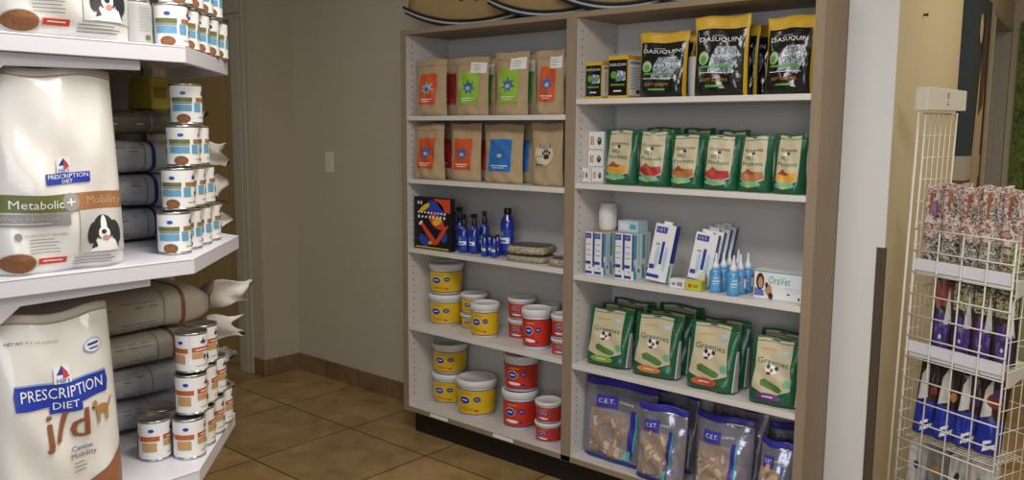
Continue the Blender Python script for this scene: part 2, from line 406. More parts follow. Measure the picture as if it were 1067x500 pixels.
def art(name, fn, w, h, parent, off=.0018):
    mb = MB(); return mb, Print(mb, fn, w, h, off), (lambda: mb.build(name, parent, keep=1))

def shelf_fit(u0, u1, vt, zs, y, vb=None, d=0):
    """a thing seen between columns u0..u1, its top at row vt, standing on the shelf zs with its front at depth y"""
    uc = (u0+u1)/2
    y += d/2
    a, b = at(u0, (vt+200)/2 if vb is None else vb, y=y), at(u1, (vt+200)/2 if vb is None else vb, y=y)
    return inbay((a.x+b.x)/2, b.x-a.x), b.x-a.x, at(uc, vt, y=y).z-zs
def inbay(x, w, g=.004):        # keep a thing between the panels of its bay
    lo, hi = (XS[1], XS[2]) if x < 1.01 else (XS[3], XS[4])
    return min(hi-g-w/2, max(lo+g+w/2, x))

# ------------------------------------------------------------------ kraft treat bags (left bay, two upper shelves)
ORG = mat('orange_red_label', (.62, .085, .012), .45); LIM = mat('lime_green_label', (.27, .50, .03), .45)
BLU = mat('bright_blue_label', (.02, .16, .50), .45); DRED = mat('dark_red_label', (.33, .02, .02), .45); DGR = mat('leaf_green_label', (.05, .28, .03), .45)
STAR = mat('blue_star_print', (.05, .12, .33), .4); LSTAR = mat('pale_blue_print', (.30, .50, .62), .4)
def kraft_bag(label, u0, u1, vt, zs, y, lab=None, tag=False, seed=0, group=None, star=STAR, rz=0, logo=False, hs=1):
    x, w, h = shelf_fit(u0, u1, vt, zs, y, None, .065); w *= .94
    def a_(t, fn, w, h):
        if lab:
            mb, P, done = art('front_label', fn, w, h, t)
            P.rect(.2 if y < .12 else .45, .2, .78 if y < .12 else .93, .74, lab, 0, 8)
            pts = []
            for i in range(14):
                an = 2*math.pi*i/14+.3; r = (.24 if i % 2 else .12)*(1 if math.sin(an) > -.5 else .8)
                pts.append((.49+r*math.cos(an), .47+r*.62*math.sin(an)))
            if y < .12: P.poly(pts, star, 1); P.oval(.49, .465, .075, .035, LSTAR if star is STAR else STAR, 2, 12)
            P.rect(.27, .285, .70, .30, WINK, 1, 2); P.rect(.33, .25, .63, .262, WINK, 1, 2)
            done()
        if logo:
            mb, P, done = art('paw_print', fn, w, h, t)
            P.oval(.48, .50, .30, .17, mat('cream_label', (.60, .53, .40), .5), 0, 22)
            P.oval(.56, .47, .09, .045, INK, 1)
            for a, b in ((.44, .52), (.50, .555), (.58, .56), (.66, .53)): P.oval(a, b, .035, .03, INK, 1, 10)
            P.text('AREA', .5, .63, .42, INK, 1); P.text('paws', .33, .46, .2, DGR, 1); P.rect(.2, .33, .5, .345, INK, 1, 2); P.rect(.2, .30, .62, .31, GREYINK, 1, 2)
            done()
        if tag:
            mb, P, done = art('price_tag', fn, w, h, t, .002)
            P.rect(.52, .72, .96, .90, PAPERW, 1); P.lines(.58, .9, .85, 3, .04, GREYINK, 2, .008); done()
    return pouch('kraft_treat_bag', label, 'treat bag', w, h, .065, KRAFT, a_, (x, y+.035, zs), (0, 0, rz), group, .12, p=3.2, k=1.5, wr=.003, seed=seed, pinch=.05)
z1, z2 = LZ[0], LZ[1]
G1 = 'kraft bags on the top shelf of the left bay'; G2 = 'kraft bags on the second shelf of the left bay'
kraft_bag('brown kraft bag with orange label, front left on the top shelf of the left bay', 433, 466.5, 62, z1, .018, ORG, seed=1, group=G1, star=LSTAR)
kraft_bag('brown kraft bag with dark red label half hidden behind the top left orange bag', 446, 478, 62.5, z1, .13, DRED, seed=2, group=G1)
kraft_bag('brown kraft bag with lime green label and price tag, left of the two green ones', 474, 510, 59.5, z1, .06, LIM, True, 3, G1)
kraft_bag('green labelled kraft bag tucked behind the left lime green bag', 487, 518, 62, z1, .15, DGR, True, 4, G1)
kraft_bag('brown kraft bag with lime green label beside the orange bag on the top shelf', 515.5, 551, 54.5, z1, .05, LIM, True, 5, G1)
kraft_bag('green labelled kraft bag tucked behind the right lime green bag', 530, 560.5, 58, z1, .15, DGR, True, 6, G1)
kraft_bag('brown kraft bag with orange label and price tag touching the centre divider', 558, 588.5, 52.5, z1, .045, ORG, True, 7, G1)
kraft_bag('brown kraft bag with orange label, leftmost on the second shelf', 431, 464.5, 129, z2, .012, ORG, seed=8, group=G2)
kraft_bag('kraft bag with red label hidden behind the leftmost orange bag of the second shelf', 444, 474, 131, z2, .13, DRED, seed=9, group=G2)
kraft_bag('brown kraft bag with orange label beside the blue labelled kraft bag', 469.5, 502, 129, z2, .045, ORG, seed=10, group=G2)
kraft_bag('kraft bag with red label between and behind the orange and the blue labelled bags', 483, 513, 131, z2, .15, DRED, seed=11, group=G2)
kraft_bag('brown kraft bag with bright blue label on the second shelf', 504, 546, 129.5, z2, .055, BLU, seed=12, group=G2)
kraft_bag('kraft bag with blue label mostly hidden behind the bright blue labelled bag', 525, 557, 131, z2, .15, BLU, seed=13, group=G2)
kraft_bag('plain kraft bag with a printed paw emblem, right end of the second shelf', 553.5, 588, 128.5, z2, .045, None, seed=14, group=G2, logo=True)

# ------------------------------------------------------------------ boxes
def carton(name, label, cat, x0, x1, y0, y1, zs, h, mbody, deco=None, rz=0, group=None, tilt=0, bev=.001):
    cx, cyy = (x0+x1)/2, y0; w, d = x1-x0, y1-y0
    t = thing(name, label, cat, (cx, cyy, zs), (tilt, 0, rz), group)
    MB().box(-w/2, w/2, 0, d, 0, h, mbody).build('box_body', t, bev)
    if deco: deco(t, w, d, h)
    return t
# illustrated thin box, third shelf left
z3 = LZ[2]
x, w, h = shelf_fit(431.5, 470, 206, z3, .035, 235)
def d_(t, w, d, h, _f=None):
    mb, P, done = art('cover_art', flat(0), w, h, t, .0006)
    YEL = mat('yellow_print', (.75, .50, .03), .4); RED2 = mat('red_orange_print', (.62, .07, .02), .4); BL2 = mat('deep_blue_print', (.03, .06, .35), .4)
    P.poly([(.55, .98), (.98, .98), (.98, .72), (.8, .74)], RED2, 0); P.oval(.58, .78, .25, .16, BL2, 0, tilt=-.3)
    P.oval(.62, .55, .22, .12, RED2, 1, tilt=-.5); P.oval(.64, .55, .13, .07, YEL, 2, tilt=.3); P.oval(.3, .8, .16, .05, YEL, 1, tilt=.5)
    P.poly([(.16, .50), (.26, .50), (.66, .14), (.52, .09)], RED2, 1); P.poly([(.95, .5), (.82, .46), (.52, .09), (.66, .12)], RED2, 2)
    P.oval(.28, .16, .16, .10, BL2, 0, tilt=-.6); P.oval(.45, .13, .05, .03, YEL, 2); P.oval(.80, .28, .1, .12, BL2, 0)
    R = random.Random(5)
    for b, hh, n in ((.69, .035, 9), (.60, .05, 8)):          # illegible lettering of the cover
        for i in range(n):
            a = .12+.78*i/n; P.poly([(a, b), (a+.05, b+R.uniform(-.01, .01)), (a+.06, b+hh), (a+.015, b+hh*R.uniform(.7, 1.1))], WINK, 3)
    P.rect(.12, .86, .16, .92, WINK, 3, 1); P.rect(.2, .86, .24, .92, WINK, 3, 1); P.rect(.12, .885, .24, .895, WINK, 3, 1)
    P.oval(.2, .5, .06, .03, WINK, 3, tilt=.6)
    P.rect(.06, .025, .94, .045, YEL, 1, 3)
    done()
carton('illustrated_box', 'thin black box with a colourful red, blue and yellow cover at the shelf\'s left end', 'box', x-w/2, x+w/2, .035, .06, z3, h, mat('black_glossy_card', (.012, .011, .014), .3), d_)

# ------------------------------------------------------------------ cobalt bottles
COB = mat('cobalt_blue_plastic', (.010, .028, .26), .15, spec=.6, coat=.5); BLKP = mat('black_plastic', (.012, .012, .014), .35)
def bottle(label, u, y, zs, h, r, kind='spray', group=None, rz=0):
    x = at(u, 240, y=y).x
    t = thing('spray_bottle' if kind == 'spray' else 'cobalt_bottle', label, 'bottle', (x, y, zs), (0, 0, rz), group)
    if kind == 'spray':
        hb = h*.70
        MB().lathe([(r*.9, 0), (r, .004), (r, hb*.78), (r*.85, hb*.88), (r*.42, hb*.97), (r*.40, hb)], COB, 22).build('bottle_body', t)
        m = MB(); m.lathe([(r*.52, hb-.006), (r*.52, hb+.018), (r*.36, hb+.022), (r*.30, hb+.05)], BLKP, 16)
        m.box(-r*.34, r*.34, -r*.75, r*.42, h-.024, h-.006, BLKP).box(-.004, .004, -r*.9, -r*.72, h-.019, h-.012, BLKP); m.build('spray_head', t, .0015)
    else:
        MB().lathe([(r*.9, 0), (r, .004), (r, h*.66), (r*.9, h*.76), (r*.48, h*.86), (r*.45, h*.90)], COB, 22).build('bottle_body', t)
        MB().lathe([(r*.52, h*.875), (r*.55, h*.88), (r*.55, h*.99), (r*.5, h)], BLKP, 18).build('cap', t)
        hb = h*.9
    fn = drum(r, r, hb*.5, hb*.12)
    mb = MB(); P = Print(mb, fn, r*2.4, hb*.5, .0006)
    P.rect(0, 0, 1, 1, mat('blue_bottle_label', (.015, .06, .42), .4), 0, 10); P.rect(.1, .35, .9, .62, WINK, 1, 8)
    P.oval(.35, .8, .22, .12, mat('sky_green_print', (.12, .30, .25), .4), 1); P.rect(.3, .42, .7, .5, BLUEP, 2, 4)
    mb.build('bottle_label', t, keep=1)
    return t
GB = 'cobalt bottles on the third shelf of the left bay'
r_ = .0245
for i, (u, y, h, lb) in enumerate([(472.5, .115, .185, 'cobalt spray bottle right beside the illustrated box'), (483.5, .075, .185, 'cobalt spray bottle, second of the front row from the illustrated box'),
        (494.5, .085, .19, 'cobalt spray bottle, third from the illustrated box'), (505, .145, .20, 'cobalt spray bottle at the right end of the spray bottle group'), (479, .17, .205, 'cobalt spray bottle standing behind the first two spray bottles')]):
    bottle(lb, u, y, z3, h, r_ if i < 4 else .025, 'spray', GB, rz=(-.4, .2, -.2, .5, .1)[i])
for i, (u, y) in enumerate([(505, .05), (510.2, .085), (515, .055), (518.5, .10)]):
    bottle(['small cobalt bottle at the left of the four small ones', 'second small cobalt bottle from the left', 'third small cobalt bottle from the left', 'fourth small cobalt bottle, touching the tall bottle'][i], u, y, z3, .098, .0150, 'small', GB)
bottle('tall wide cobalt bottle with a black screw cap standing left of the flat packs', 529, .155, z3, .215, .033, 'tall', GB)
# ------------------------------------------------------------------ flat packs lying down
LEO = mottled('speckled_cream_print', [(.50, .43, .30), (.12, .09, .06), (.45, .38, .27), (.25, .19, .12), (.55, .48, .36)], 95, .6)
DARKF = mat('dark_green_grey_film', (.06, .075, .07), .25, bump=.2, bscale=30)
def flat_pack(label, x, y, z, w, dpt, th, rz):
    t = thing('flat_pack', label, 'packet', (x, y, z), (0, 0, rz), 'flat packs lying on the third shelf of the left bay')
    def ring(ww, dd, zz, s=0): return [(ww/2*math.copysign(abs(math.cos(a))**.45, math.cos(a)), dd/2*math.copysign(abs(math.sin(a))**.45, math.sin(a))+s, zz) for a in [2*math.pi*i/28 for i in range(28)]]
    m = MB(); vs = []; prof = [(.90, 0), (.98, .2), (1, .5), (.97, .8), (.90, 1)]
    for k, zz in prof: vs += ring(w*k, dpt*k, th*zz)
    n = 28; fs = [(j*n+i, j*n+(i+1) % n, (j+1)*n+(i+1) % n, (j+1)*n+i) for j in range(4) for i in range(n)]
    fs += [tuple(range(n))[::-1], tuple(4*n+i for i in range(n))]
    m.add(vs, fs, LEO, True); m.build('pack_body', t)
    vs = ring(w*.86, dpt*.84, th)+ring(w*.8, dpt*.78, th+.004)
    MB().add(vs, [(i, (i+1) % n, n+(i+1) % n, n+i) for i in range(n)]+[tuple(range(n, 2*n))], DARKF, True).build('top_panel', t)
a = at(549, 270, z=z3+.02)
flat_pack('speckled flat pack at the bottom of the left stack of packs', at(552, 240, y=.105).x+.012, .108, z3, .21, .16, .024, .1)
flat_pack('speckled flat pack with dark top lying uppermost on the left stack', at(553, 240, y=.125).x+.012, .12, z3+.0275+.004, .20, .165, .034, .22)
flat_pack('speckled flat pack lying alone against the centre divider', .922, .13, z3, .115, .20, .03, .0)

# ------------------------------------------------------------------ tubs
TUBW = mat('white_tub_plastic', (.68, .68, .66), .35); YL = mat('yellow_tub_label', (.66, .44, .012), .4); RL = mat('red_tub_label', (.56, .035, .015), .4)
LIDI = mat('grey_white_lid_plastic', (.50, .49, .48), .4); OVB = mat('navy_oval_print', (.03, .035, .30), .4)
def tub_proto(col, h=.16, r=.075):
    t = thing('plastic_tub', '', 'tub')
    rb = r*.88
    MB().lathe([(rb*.96, 0), (rb, .004), (r*.965, h*.84), (r*.95, h*.86)], TUBW, 36).build('tub_body', t)
    MB().lathe([(r*1.0, h*.82), (r*1.03, h*.83), (r*1.03, h*.965), (r*1.0, h*.985), (r*.93, h*1.0), (r*.89, h*.985), (r*.87, h*.962), (.001, h*.96)], TUBW, 36).build('lid', t)
    fn = drum(rb*1.005, r*.968, h*.84)
    mb = MB(); P = Print(mb, fn, r*5.2, h*.84, .0012)
    P.mb.grid(lambda i, j: P.P(.02+.96*i, .09+.81*j), 40, 3, col)
    for b in (.09, .885): P.mb.grid(lambda i, j: P.P(.02+.96*i, b+.025*j, 1), 40, 1, OVB)
    W_ = .11
    P.oval(.455, .56, .058, .135, WINK, 1, 20); P.oval(.455, .56, .053, .12, OVB, 2, 20); P.oval(.575, .60, .034, .085, OVB, 1, 16)
    P.rect(.43, .55, .485, .585, WINK, 3, 3); P.rect(.56, .59, .59, .61, WINK, 2, 2)
    P.rect(.42, .77, .53, .80, mat('orange_print', (.7, .2, .02), .4) if col is YL else YL, 1, 3)
    P.oval(.47, .27, .075, .05, mat('gold_tub_print', (.60, .27, .01), .4) if col is YL else WINK, 1, 14, tilt=-.05); P.rect(.55, .2, .59, .27, REDP if col is YL else OVB, 1, 3)
    mb.build('tub_label', t, keep=1)
    return t
protoY = tub_proto(YL); protoR = tub_proto(RL); used = {}
def tub(col, label, u0, u1, vt, vb, zs, stack=0, hgt=None, spin=0, y=None):
    """u0..u1: width; vb: row of the front foot of the whole stack; stack: height it stands above the shelf"""
    uc = (u0+u1)/2
    if y is None: y = max(.04, min(.2, at(uc, vb, z=zs).y))
    p0, p1 = at(u0, vb-10, y=y+.07), at(u1, vb-10, y=y+.07)
    wd = (p1-p0).length*.79      # the shelf line is seen slantwise
    r = wd/2; yc = y+r
    c = at(uc, vb-8, y=yc); h = hgt; c.x = inbay(c.x, 2.12*r)
    proto = protoY if col == 'y' else protoR
    lab = label
    s = r/.0772
    if col not in used:
        used[col] = 1; proto['label'] = lab; proto.location = (c.x, yc, zs+stack); proto.rotation_euler = (0, 0, .35+spin); o = proto
    else: o = dup(proto, (c.x, yc, zs+stack*1.0+(.0015 if stack else 0)), (0, 0, .35+spin), lab)
    o.scale = (s, s, h/.16); o['group'] = 'yellow tubs in the left bay' if col == 'y' else 'red tubs in the left bay'
    return o
z4, z5 = LZ[3], BZ
tub('y', 'wide yellow tub standing on the fourth shelf under another yellow tub', 449, 481.5, 0, 335, z4, 0, .155, y=.07)
tub('y', 'wide yellow tub stacked uppermost on the fourth shelf, beneath the bottles', 449, 481.5, 0, 335, z4, .155, .150, .05, y=.07)
tub('y', 'small yellow tub at the bottom of the short stack on the fourth shelf', 481, 507, 0, 338, z4, 0, .072, .1, y=.12)
tub('y', 'small yellow tub on top of the short stack on the fourth shelf', 481, 507, 0, 338, z4, .072, .098, .1, y=.12)
tub('y', 'single narrow yellow tub in front of the short yellow stack', 491, 519.5, 0, 346, z4, 0, .158, 0, y=.03)
tub('r', 'small red tub at the bottom of the short red stack on the fourth shelf', 529.5, 558, 0, 356, z4, 0, .092, .05, y=.125)
tub('r', 'small red tub on top of the short red stack on the fourth shelf', 529.5, 558, 0, 356, z4, .092, .095, .05, y=.125)
tub('r', 'single red tub in front of the short red stack on the fourth shelf', 543.5, 574.5, 0, 363, z4, 0, .178, 0, y=.03)
tub('r', 'red tub standing behind the front red tubs of the fourth shelf', 562, 583, 0, 355, z4, 0, .168, .3, y=.18)
tub('r', 'lower red tub half hidden by the centre divider on the fourth shelf', 574, 599, 0, 372, z4, 0, .072, .1, y=.03)
tub('r', 'upper red tub half hidden by the centre divider on the fourth shelf', 574, 599, 0, 372, z4, .072, .102, .1, y=.03)
tub('y', 'wide yellow tub on the bottom shelf under another yellow tub', 448.5, 481.5, 0, 416, z5, 0, .155, 0, y=.10)
tub('y', 'wide yellow tub stacked uppermost in the bottom left corner', 448.5, 481.5, 0, 416, z5, .155, .150, .05, y=.10)
tub('y', 'single wide yellow tub with a dull grey lid on the bottom shelf', 477, 516.5, 0, 425, z5, 0, .178, 0, y=.05)
tub('r', 'tall red tub on the bottom shelf under another red tub', 523.5, 560, 0, 439, z5, 0, .178, 0, y=.065)
tub('r', 'tall red tub stacked uppermost on the bottom shelf', 525, 561, 0, 439, z5, .178, .165, .05, y=.07)
tub('r', 'squat red tub on the bottom shelf in the corner by the divider', 557.5, 585.5, 0, 443, z5, 0, .088, 0, y=.035)
tub('r', 'squat red tub on top of the other squat one beside the divider', 557.5, 585.5, 0, 443, z5, .088, .092, .05, y=.035)

# ------------------------------------------------------------------ right bay, top: black and gold supplements
GOLD = mat('gold_film', (.58, .36, .03), .35, bump=.15, bscale=50); BLK = mat('black_glossy_film', (.010, .011, .010), .18, bump=.22, bscale=34, coat=.3)
GREENI = mat('green_ink', (.10, .33, .04), .4); CHROME = mottled('silver_blue_print', [(.05, .07, .08), (.35, .42, .48), (.10, .14, .17), (.55, .60, .64)], 40, .25, dist=1.5)  # CHROME: mottled print of dark and silver-blue patches
ORI = mat('orange_ink', (.62, .22, .02), .4)
zr = RZ[0]
def dasu_art(P, hdr=True):
    P.text('DASUQUIN', .5, .70 if hdr else .80, .74, WINK, 2, hb=.065)
    P.rect(.34, .745, .56, .758, GREYINK, 1, 2)
    P.poly([(.32, .30), (.72, .26), (.9, .5), (.8, .62), (.45, .62), (.36, .5)], CHROME, 0)
    P.oval(.22, .47, .10, .085, mat('pale_green_print', (.35, .50, .30), .4), 1); P.oval(.22, .45, .06, .05, GREENI, 2)
    P.text('with MSM', .62, .50, .5, WINK, 2, hb=.05); P.rect(.16, .35, .75, .375, GREENI, 1, 3)
    P.rect(.15, .285, .8, .293, WINK, 1, 3); P.text('SOFT CHEWS', .45, .20, .5, ORI, 2, hb=.04); P.rect(.3, .11, .62, .135, GREENI, 1, 2)
def dasu_bag(label, u0, u1, vt, y, rz=0, seed=0, d=.085):
    x, w, h = shelf_fit(u0, u1, vt, zr, y, None, d)
    def a_(t, fn, w, h):
        mb, P, done = art('printed_front', fn, w, h, t); dasu_art(P)
        done()
        for a0 in (.012, .945):
            mb, P, done = art('gold_edge', fn, w, h, t); P.rect(a0, .0, a0+.045, .88, GOLD, 0, 8); done()
    return pouch('supplement_pouch', label, 'pouch', w, h, d, BLK, a_, (x, y+d/2, zr), (0, 0, rz), 'black and gold pouches on the top right shelf', .16, GOLD, 'gold_top_seal', p=5, k=1.8, wr=.004, seed=seed, pinch=.03)
dasu_bag('black and gold pouch nearest the small cartons on the top right shelf', 667.5, 715.5, 34, .05, .05, 21)
dasu_bag('black pouch with gold edge half hidden behind the leftmost black pouch', 683, 724, 36, .15, -.1, 22)
dasu_bag('largest black and gold pouch, in the middle of the top right shelf', 724, 779, 17, .03, .06, 23)
dasu_bag('black and gold pouch directly behind the large middle pouch', 746, 790, 28, .13, -.08, 24, .055)
dasu_bag('slim black pouch with gold edge at the shelf back, left of the rightmost pouch', 762, 803, 29, .215, -.15, 25, .05)
dasu_bag('black and gold pouch with wrinkled front at the right end of the top shelf', 797, 850, 17, .03, -.05, 26)
# a folded white leaflet leaning between the pouches
p = at(716, 90, y=.16)
t = thing('white_leaflet', 'white folded leaflet leaning between the first two black pouches', 'leaflet', (p.x+.050, .145, zr), (-.0, -.12, .3))
MB().hexa([(-.03, 0, 0), (.03, 0, 0), (.03, .004, 0), (-.03, .004, 0), (-.02, 0, .15), (.016, 0, .15), (.016, .003, .15), (-.02, .003, .15)], PAPERW).build('folded_sheet', t)
def dasu_box(label, u0, u1, vt, y, dep, gone=False):
    x, w, h = shelf_fit(u0, u1, vt, zr, y)
    def d_(t, w, d, h):
        mb = MB(); P = Print(mb, flat(0), w, h, .0005)
        P.rect(.03, .07, .97, .90, BLK, 0, 2); P.text('DASUQUIN', .5, .78, .8, WINK, 2, hb=.07); P.oval(.3, .55, .15, .09, GREENI, 1); P.poly([(.4, .4), (.9, .42), (.9, .62), (.45, .66)], CHROME, 1)
        P.rect(.15, .3, .85, .34, GREENI, 1, 2); P.rect(.3, .16, .7, .19, WINK, 1, 2); mb.build('front_print', t, keep=1)
        mb = MB(); P = Print(mb, lambda a, z, off: (w/2+off, d/2+a, z), d, h, .0005)
        P.rect(.04, .07, .96, .90, PAPERW, 0, 2); P.rect(.1, .8, .9, .86, GREYINK, 1, 2)
        P.lines(.12, .88, .7, 9, .06, GREYINK, 1, .014); P.rect(.45, .12, .7, .2, INK, 2, 1); mb.build('side_print', t, keep=1)
    return carton('supplement_carton', label, 'carton', x-w/2, x+w/2, y, y+dep, zr, h, mat('gold_card', (.62, .38, .03), .4), d_, group='black and gold cartons on the top right shelf')
dasu_box('smaller black and gold carton beside the centre divider', 602, 618.5, 65, .06, .15)
dasu_box('taller black and gold carton with white side, left of the pouches', 632.5, 653, 58, .06, .13)
dasu_box('black and gold carton pushed to the back behind the taller carton', 655, 671, 66, .21, .07)

# ------------------------------------------------------------------ right bay, second: small white boxes and green treat pouches
zr = RZ[1]
CARD = mat('white_card', (.70, .70, .70), .5)
def wbx(label, x0, x1, y0, y1, z, h):
    def d_(t, w, d, h):
        mb = MB(); P = Print(mb, flat(0), w, h, .0005)
        P.rect(.12, .3, .22, .75, ORI, 0, 2); P.rect(.24, .3, .36, .75, mat('tan_print', (.5, .35, .2), .5), 0, 2); P.oval(.7, .52, .14, .22, INK, 0, 8); P.oval(.7, .6, .07, .1, GREYINK, 1, 8); P.rect(.05, .05, .95, .09, GREYINK, 0, 2)
        mb.build('front_print', t, keep=1)
    carton('small_white_box', label, 'box', x0, x1, y0, y1, z, h, CARD, d_, group='small white boxes by the divider')
a0, a1 = at(601, 180, y=.05).x, at(614.5, 180, y=.05).x
wbx('small white box in the front bottom corner against the divider', max(a0, XS[3]+.003), a1-.006, .05, .14, zr, .06)
a0, a1 = at(615.5, 180, y=.06).x, at(627, 180, y=.06).x
wbx('small white box at the bottom of the box stack beside the first green pouch', a0, a1, .07, .20, zr, .06)
a0, a1 = max(XS[3]+.003, at(611.5, 160, y=.09).x), at(629, 160, y=.09).x
wbx('small white box in the middle of the box stack', a0, a1, .09, .20, zr+.06, .068)
wbx('small white box topmost of the box stack beside the divider', a0, a1, .092, .20, zr+.128, .078)
GRN = mat('dark_green_film', (.012, .105, .045), .28, bump=.2, bscale=40, coat=.2); CRM = mat('cream_print', (.52, .46, .31), .4); MINT = mat('mint_print', (.16, .42, .24), .4)
def pocket(label, u0, u1, vt, y, accent, seed, rz=0, d=.075):
    x, w, h = shelf_fit(u0, u1, vt, zr, y, None, d)
    def a_(t, fn, w, h):
        mb, P, done = art('cream_front_print', fn, w, h, t)
        P.poly([(.16, .22), (.15, .6), (.17, .97), (.85, .97), (.87, .6), (.84, .22), (.5, .12)], CRM, 0)
        P.oval(.48, .955, .08, .012, INK, 1, 10)
        P.poly([(.16, .25), (.16, .34), (.8, .36), (.84, .25), (.5, .14)], accent, 1)
        P.oval(.45, .14, .32, .055, MINT, 2); P.oval(.44, .10, .08, .022, GOLD, 3, 10)
        P.poly([(.22, .33), (.36, .42), (.48, .36), (.6, .35), (.52, .31)], mat('russet_print', (.30, .06, .02), .5), 2)
        R = random.Random(seed)
        P.text('Greenies', .5, .74, .55, mat('dark_olive_ink', (.05, .07, .04), .5), 2, hb=.055, tilt=.0); P.text('PILL', .42, .60, .26, mat('deep_green_ink', (.02, .14, .05), .5), 2, hb=.06); P.text('Pockets', .5, .50, .6, MATS['deep_green_ink'], 2, hb=.07)
        P.oval(.44, .665, .10, .02, WINK, 1, 10); P.oval(.5, .68, .05, .03, INK, 2, 8)
        done()
    pouch('pill_treat_pouch', label, 'treat pouch', w, h, d, GRN, a_, (x, y+d/2, zr), (0, 0, rz), 'green and cream pouches on the second right shelf', .09, GRN, p=3.4, k=1.5, wr=.0028, seed=seed, pinch=.02)
OB = mat('amber_print', (.62, .33, .05), .4); RB = mat('crimson_print', (.42, .03, .03), .4); BB = mat('brown_orange_print', (.42, .16, .05), .4)
pocket('green and cream pouch with amber band, leftmost next to the white boxes', 631.5, 665, 134.5, .045, OB, 31)
pocket('green and cream pouch with crimson band, second from the left', 666, 698.5, 136, .045, RB, 32, .05)
pocket('green and cream pouch with amber band between two crimson banded ones', 699.5, 733.5, 139.5, .04, BB, 34, -.03)
pocket('green and cream pouch with crimson band, right of the middle', 734, 770.5, 140.5, .035, RB, 35)
pocket('green and cream pouch with brown band, second from the right', 770.5, 805.5, 141, .03, BB, 36, .04)
pocket('green and cream pouch with amber band against the right panel', 807, 841, 140, .025, OB, 37)
pocket('green and cream pouch hidden behind the second pouch, only its top showing', 673, 708, 133, .15, RB, 33, -.08)
pocket('dark pouch behind the third and fourth pouch of the row', 712, 745, 134, .17, BB, 38, -.1)
pocket('dark pouch behind the right middle of the row', 748, 782, 136, .15, RB, 39, -.1)

# ------------------------------------------------------------------ right bay, third: dental boxes and bottles
zr = RZ[2]
TEAL = mat('teal_print', (.05, .38, .42), .4); NAVY = mat('navy_print', (.03, .05, .30), .4); LBL = mat('pale_blue_card', (.42, .56, .66), .5); BCARD = mat('bright_white_card', (.72, .73, .76), .4)
def dental_box(label, cx, y, w, d, h, rz=0, ry=0, top=None, z=None):
    def d_(t, w, d, h):
        mb = MB(); P = Print(mb, flat(0), w, h, .0005)
        P.rect(.0, .85, .62, .97, NAVY, 0, 2); P.text('C.E.T.', .32, .91, .45, WINK, 2, hb=.05)
        P.rect(.80, .2, 1.0, .99, NAVY, 0, 2); P.rect(.0, .03, .75, .09, NAVY, 0, 2); P.rect(.0, .25, .6, .32, NAVY, 0, 2)
        P.rect(.12, .55, .6, .6, LBL, 0, 2); P.rect(.12, .45, .6, .47, GREYINK, 0, 2); P.rect(.12, .7, .6, .72, GREYINK, 0, 2); P.oval(.5, .17, .12, .02, ORI, 1, 8)
        mb.build('front_print', t, keep=1)
        mb = MB(); P = Print(mb, lambda a, z, off: (w/2+off, d/2+a, z), d, h, .0005)
        P.rect(.0, .45, .35, .98, TEAL, 0, 2); P.rect(.5, .3, .75, .99, LBL, 0, 2); P.poly([(.0, .02), (.45, .02), (.2, .3), (0, .35)], TEAL, 0); P.oval(.6, .2, .1, .05, INK, 1, 8); mb.build('side_print', t, keep=1)
        if top: MB().box(-w/2+.001, w/2-.001, .001, d-.001, h, h+.001, top).build('top_flap', t)
    return carton('toothpaste_box', label, 'box', cx-w/2, cx+w/2, y, y+d, zr if z is None else z, h, BCARD, d_, rz, 'white and blue toothpaste boxes on the third right shelf', ry)
def row_boxes(u0, u1, vt, n, y, dn, top, names, hb=.045):
    a = at(u0, 265, y=y).x; b = at(u1, 265, y=y).x; h = at((u0+u1)/2, vt, y=y).z-zr; w = (b-a)/n
    k = 0
    for j in range(dn):
        for i in range(n):
            dental_box(names[k], a+w*(i+.5), y+j*(hb+.001), w-.0015, hb, h, 0, 0, top); k += 1
KT = mat('kraft_card_top', (.42, .28, .15), .6)
row_boxes(610, 629, 242, 2, .045, 3, KT, ['toothpaste box nearest the divider, front row of the first cluster', 'toothpaste box at the front right of the first cluster', 'toothpaste box in the middle row of the first cluster, divider side',
    'toothpaste box in the middle row of the first cluster, right side', 'toothpaste box at the back of the first cluster, divider side', 'toothpaste box at the back of the first cluster under the white cup'])
row_boxes(641, 660.5, 243.5, 2, .04, 2, mat('lilac_card_top', (.34, .30, .36), .6), ['toothpaste box at the front left of the second cluster', 'toothpaste box at the front right of the second cluster',
    'toothpaste box at the back left of the second cluster', 'toothpaste box at the back right of the second cluster'], .06)
# white cup shaped holder on top of first cluster
hz = at(620, 242, y=.045).z
c = at(635, 238, y=.2)
t = thing('white_cup', 'white paper cup upside down on top of the first toothpaste cluster', 'cup', (at(634.5, 230, y=.155).x, .150, hz+.0015))
MB().lathe([(.034, 0), (.0345, .004), (.040, .02), (.040, .075), (.034, .108), (.030, .11)], mat('white_paper_cup', (.72, .71, .72), .5), 8).build('cup_wall', t)
t = carton('pale_blue_box', 'pale blue and white box lying on the second toothpaste cluster', 'box', at(651, 235, y=.12).x-.002, at(671, 235, y=.12).x, .075, .15, at(650, 243.5, y=.04).z+.0015, .045, LBL,
    lambda t, w, d, h: (lambda mb, P: (P.rect(.1, .2, .55, .8, CARD, 0, 2), P.rect(.62, .3, .9, .7, TEAL, 0, 2), mb.build('front_print', t, keep=1)))(*(lambda mb: (mb, Print(mb, flat(0), w, h, .0005)))(MB())))
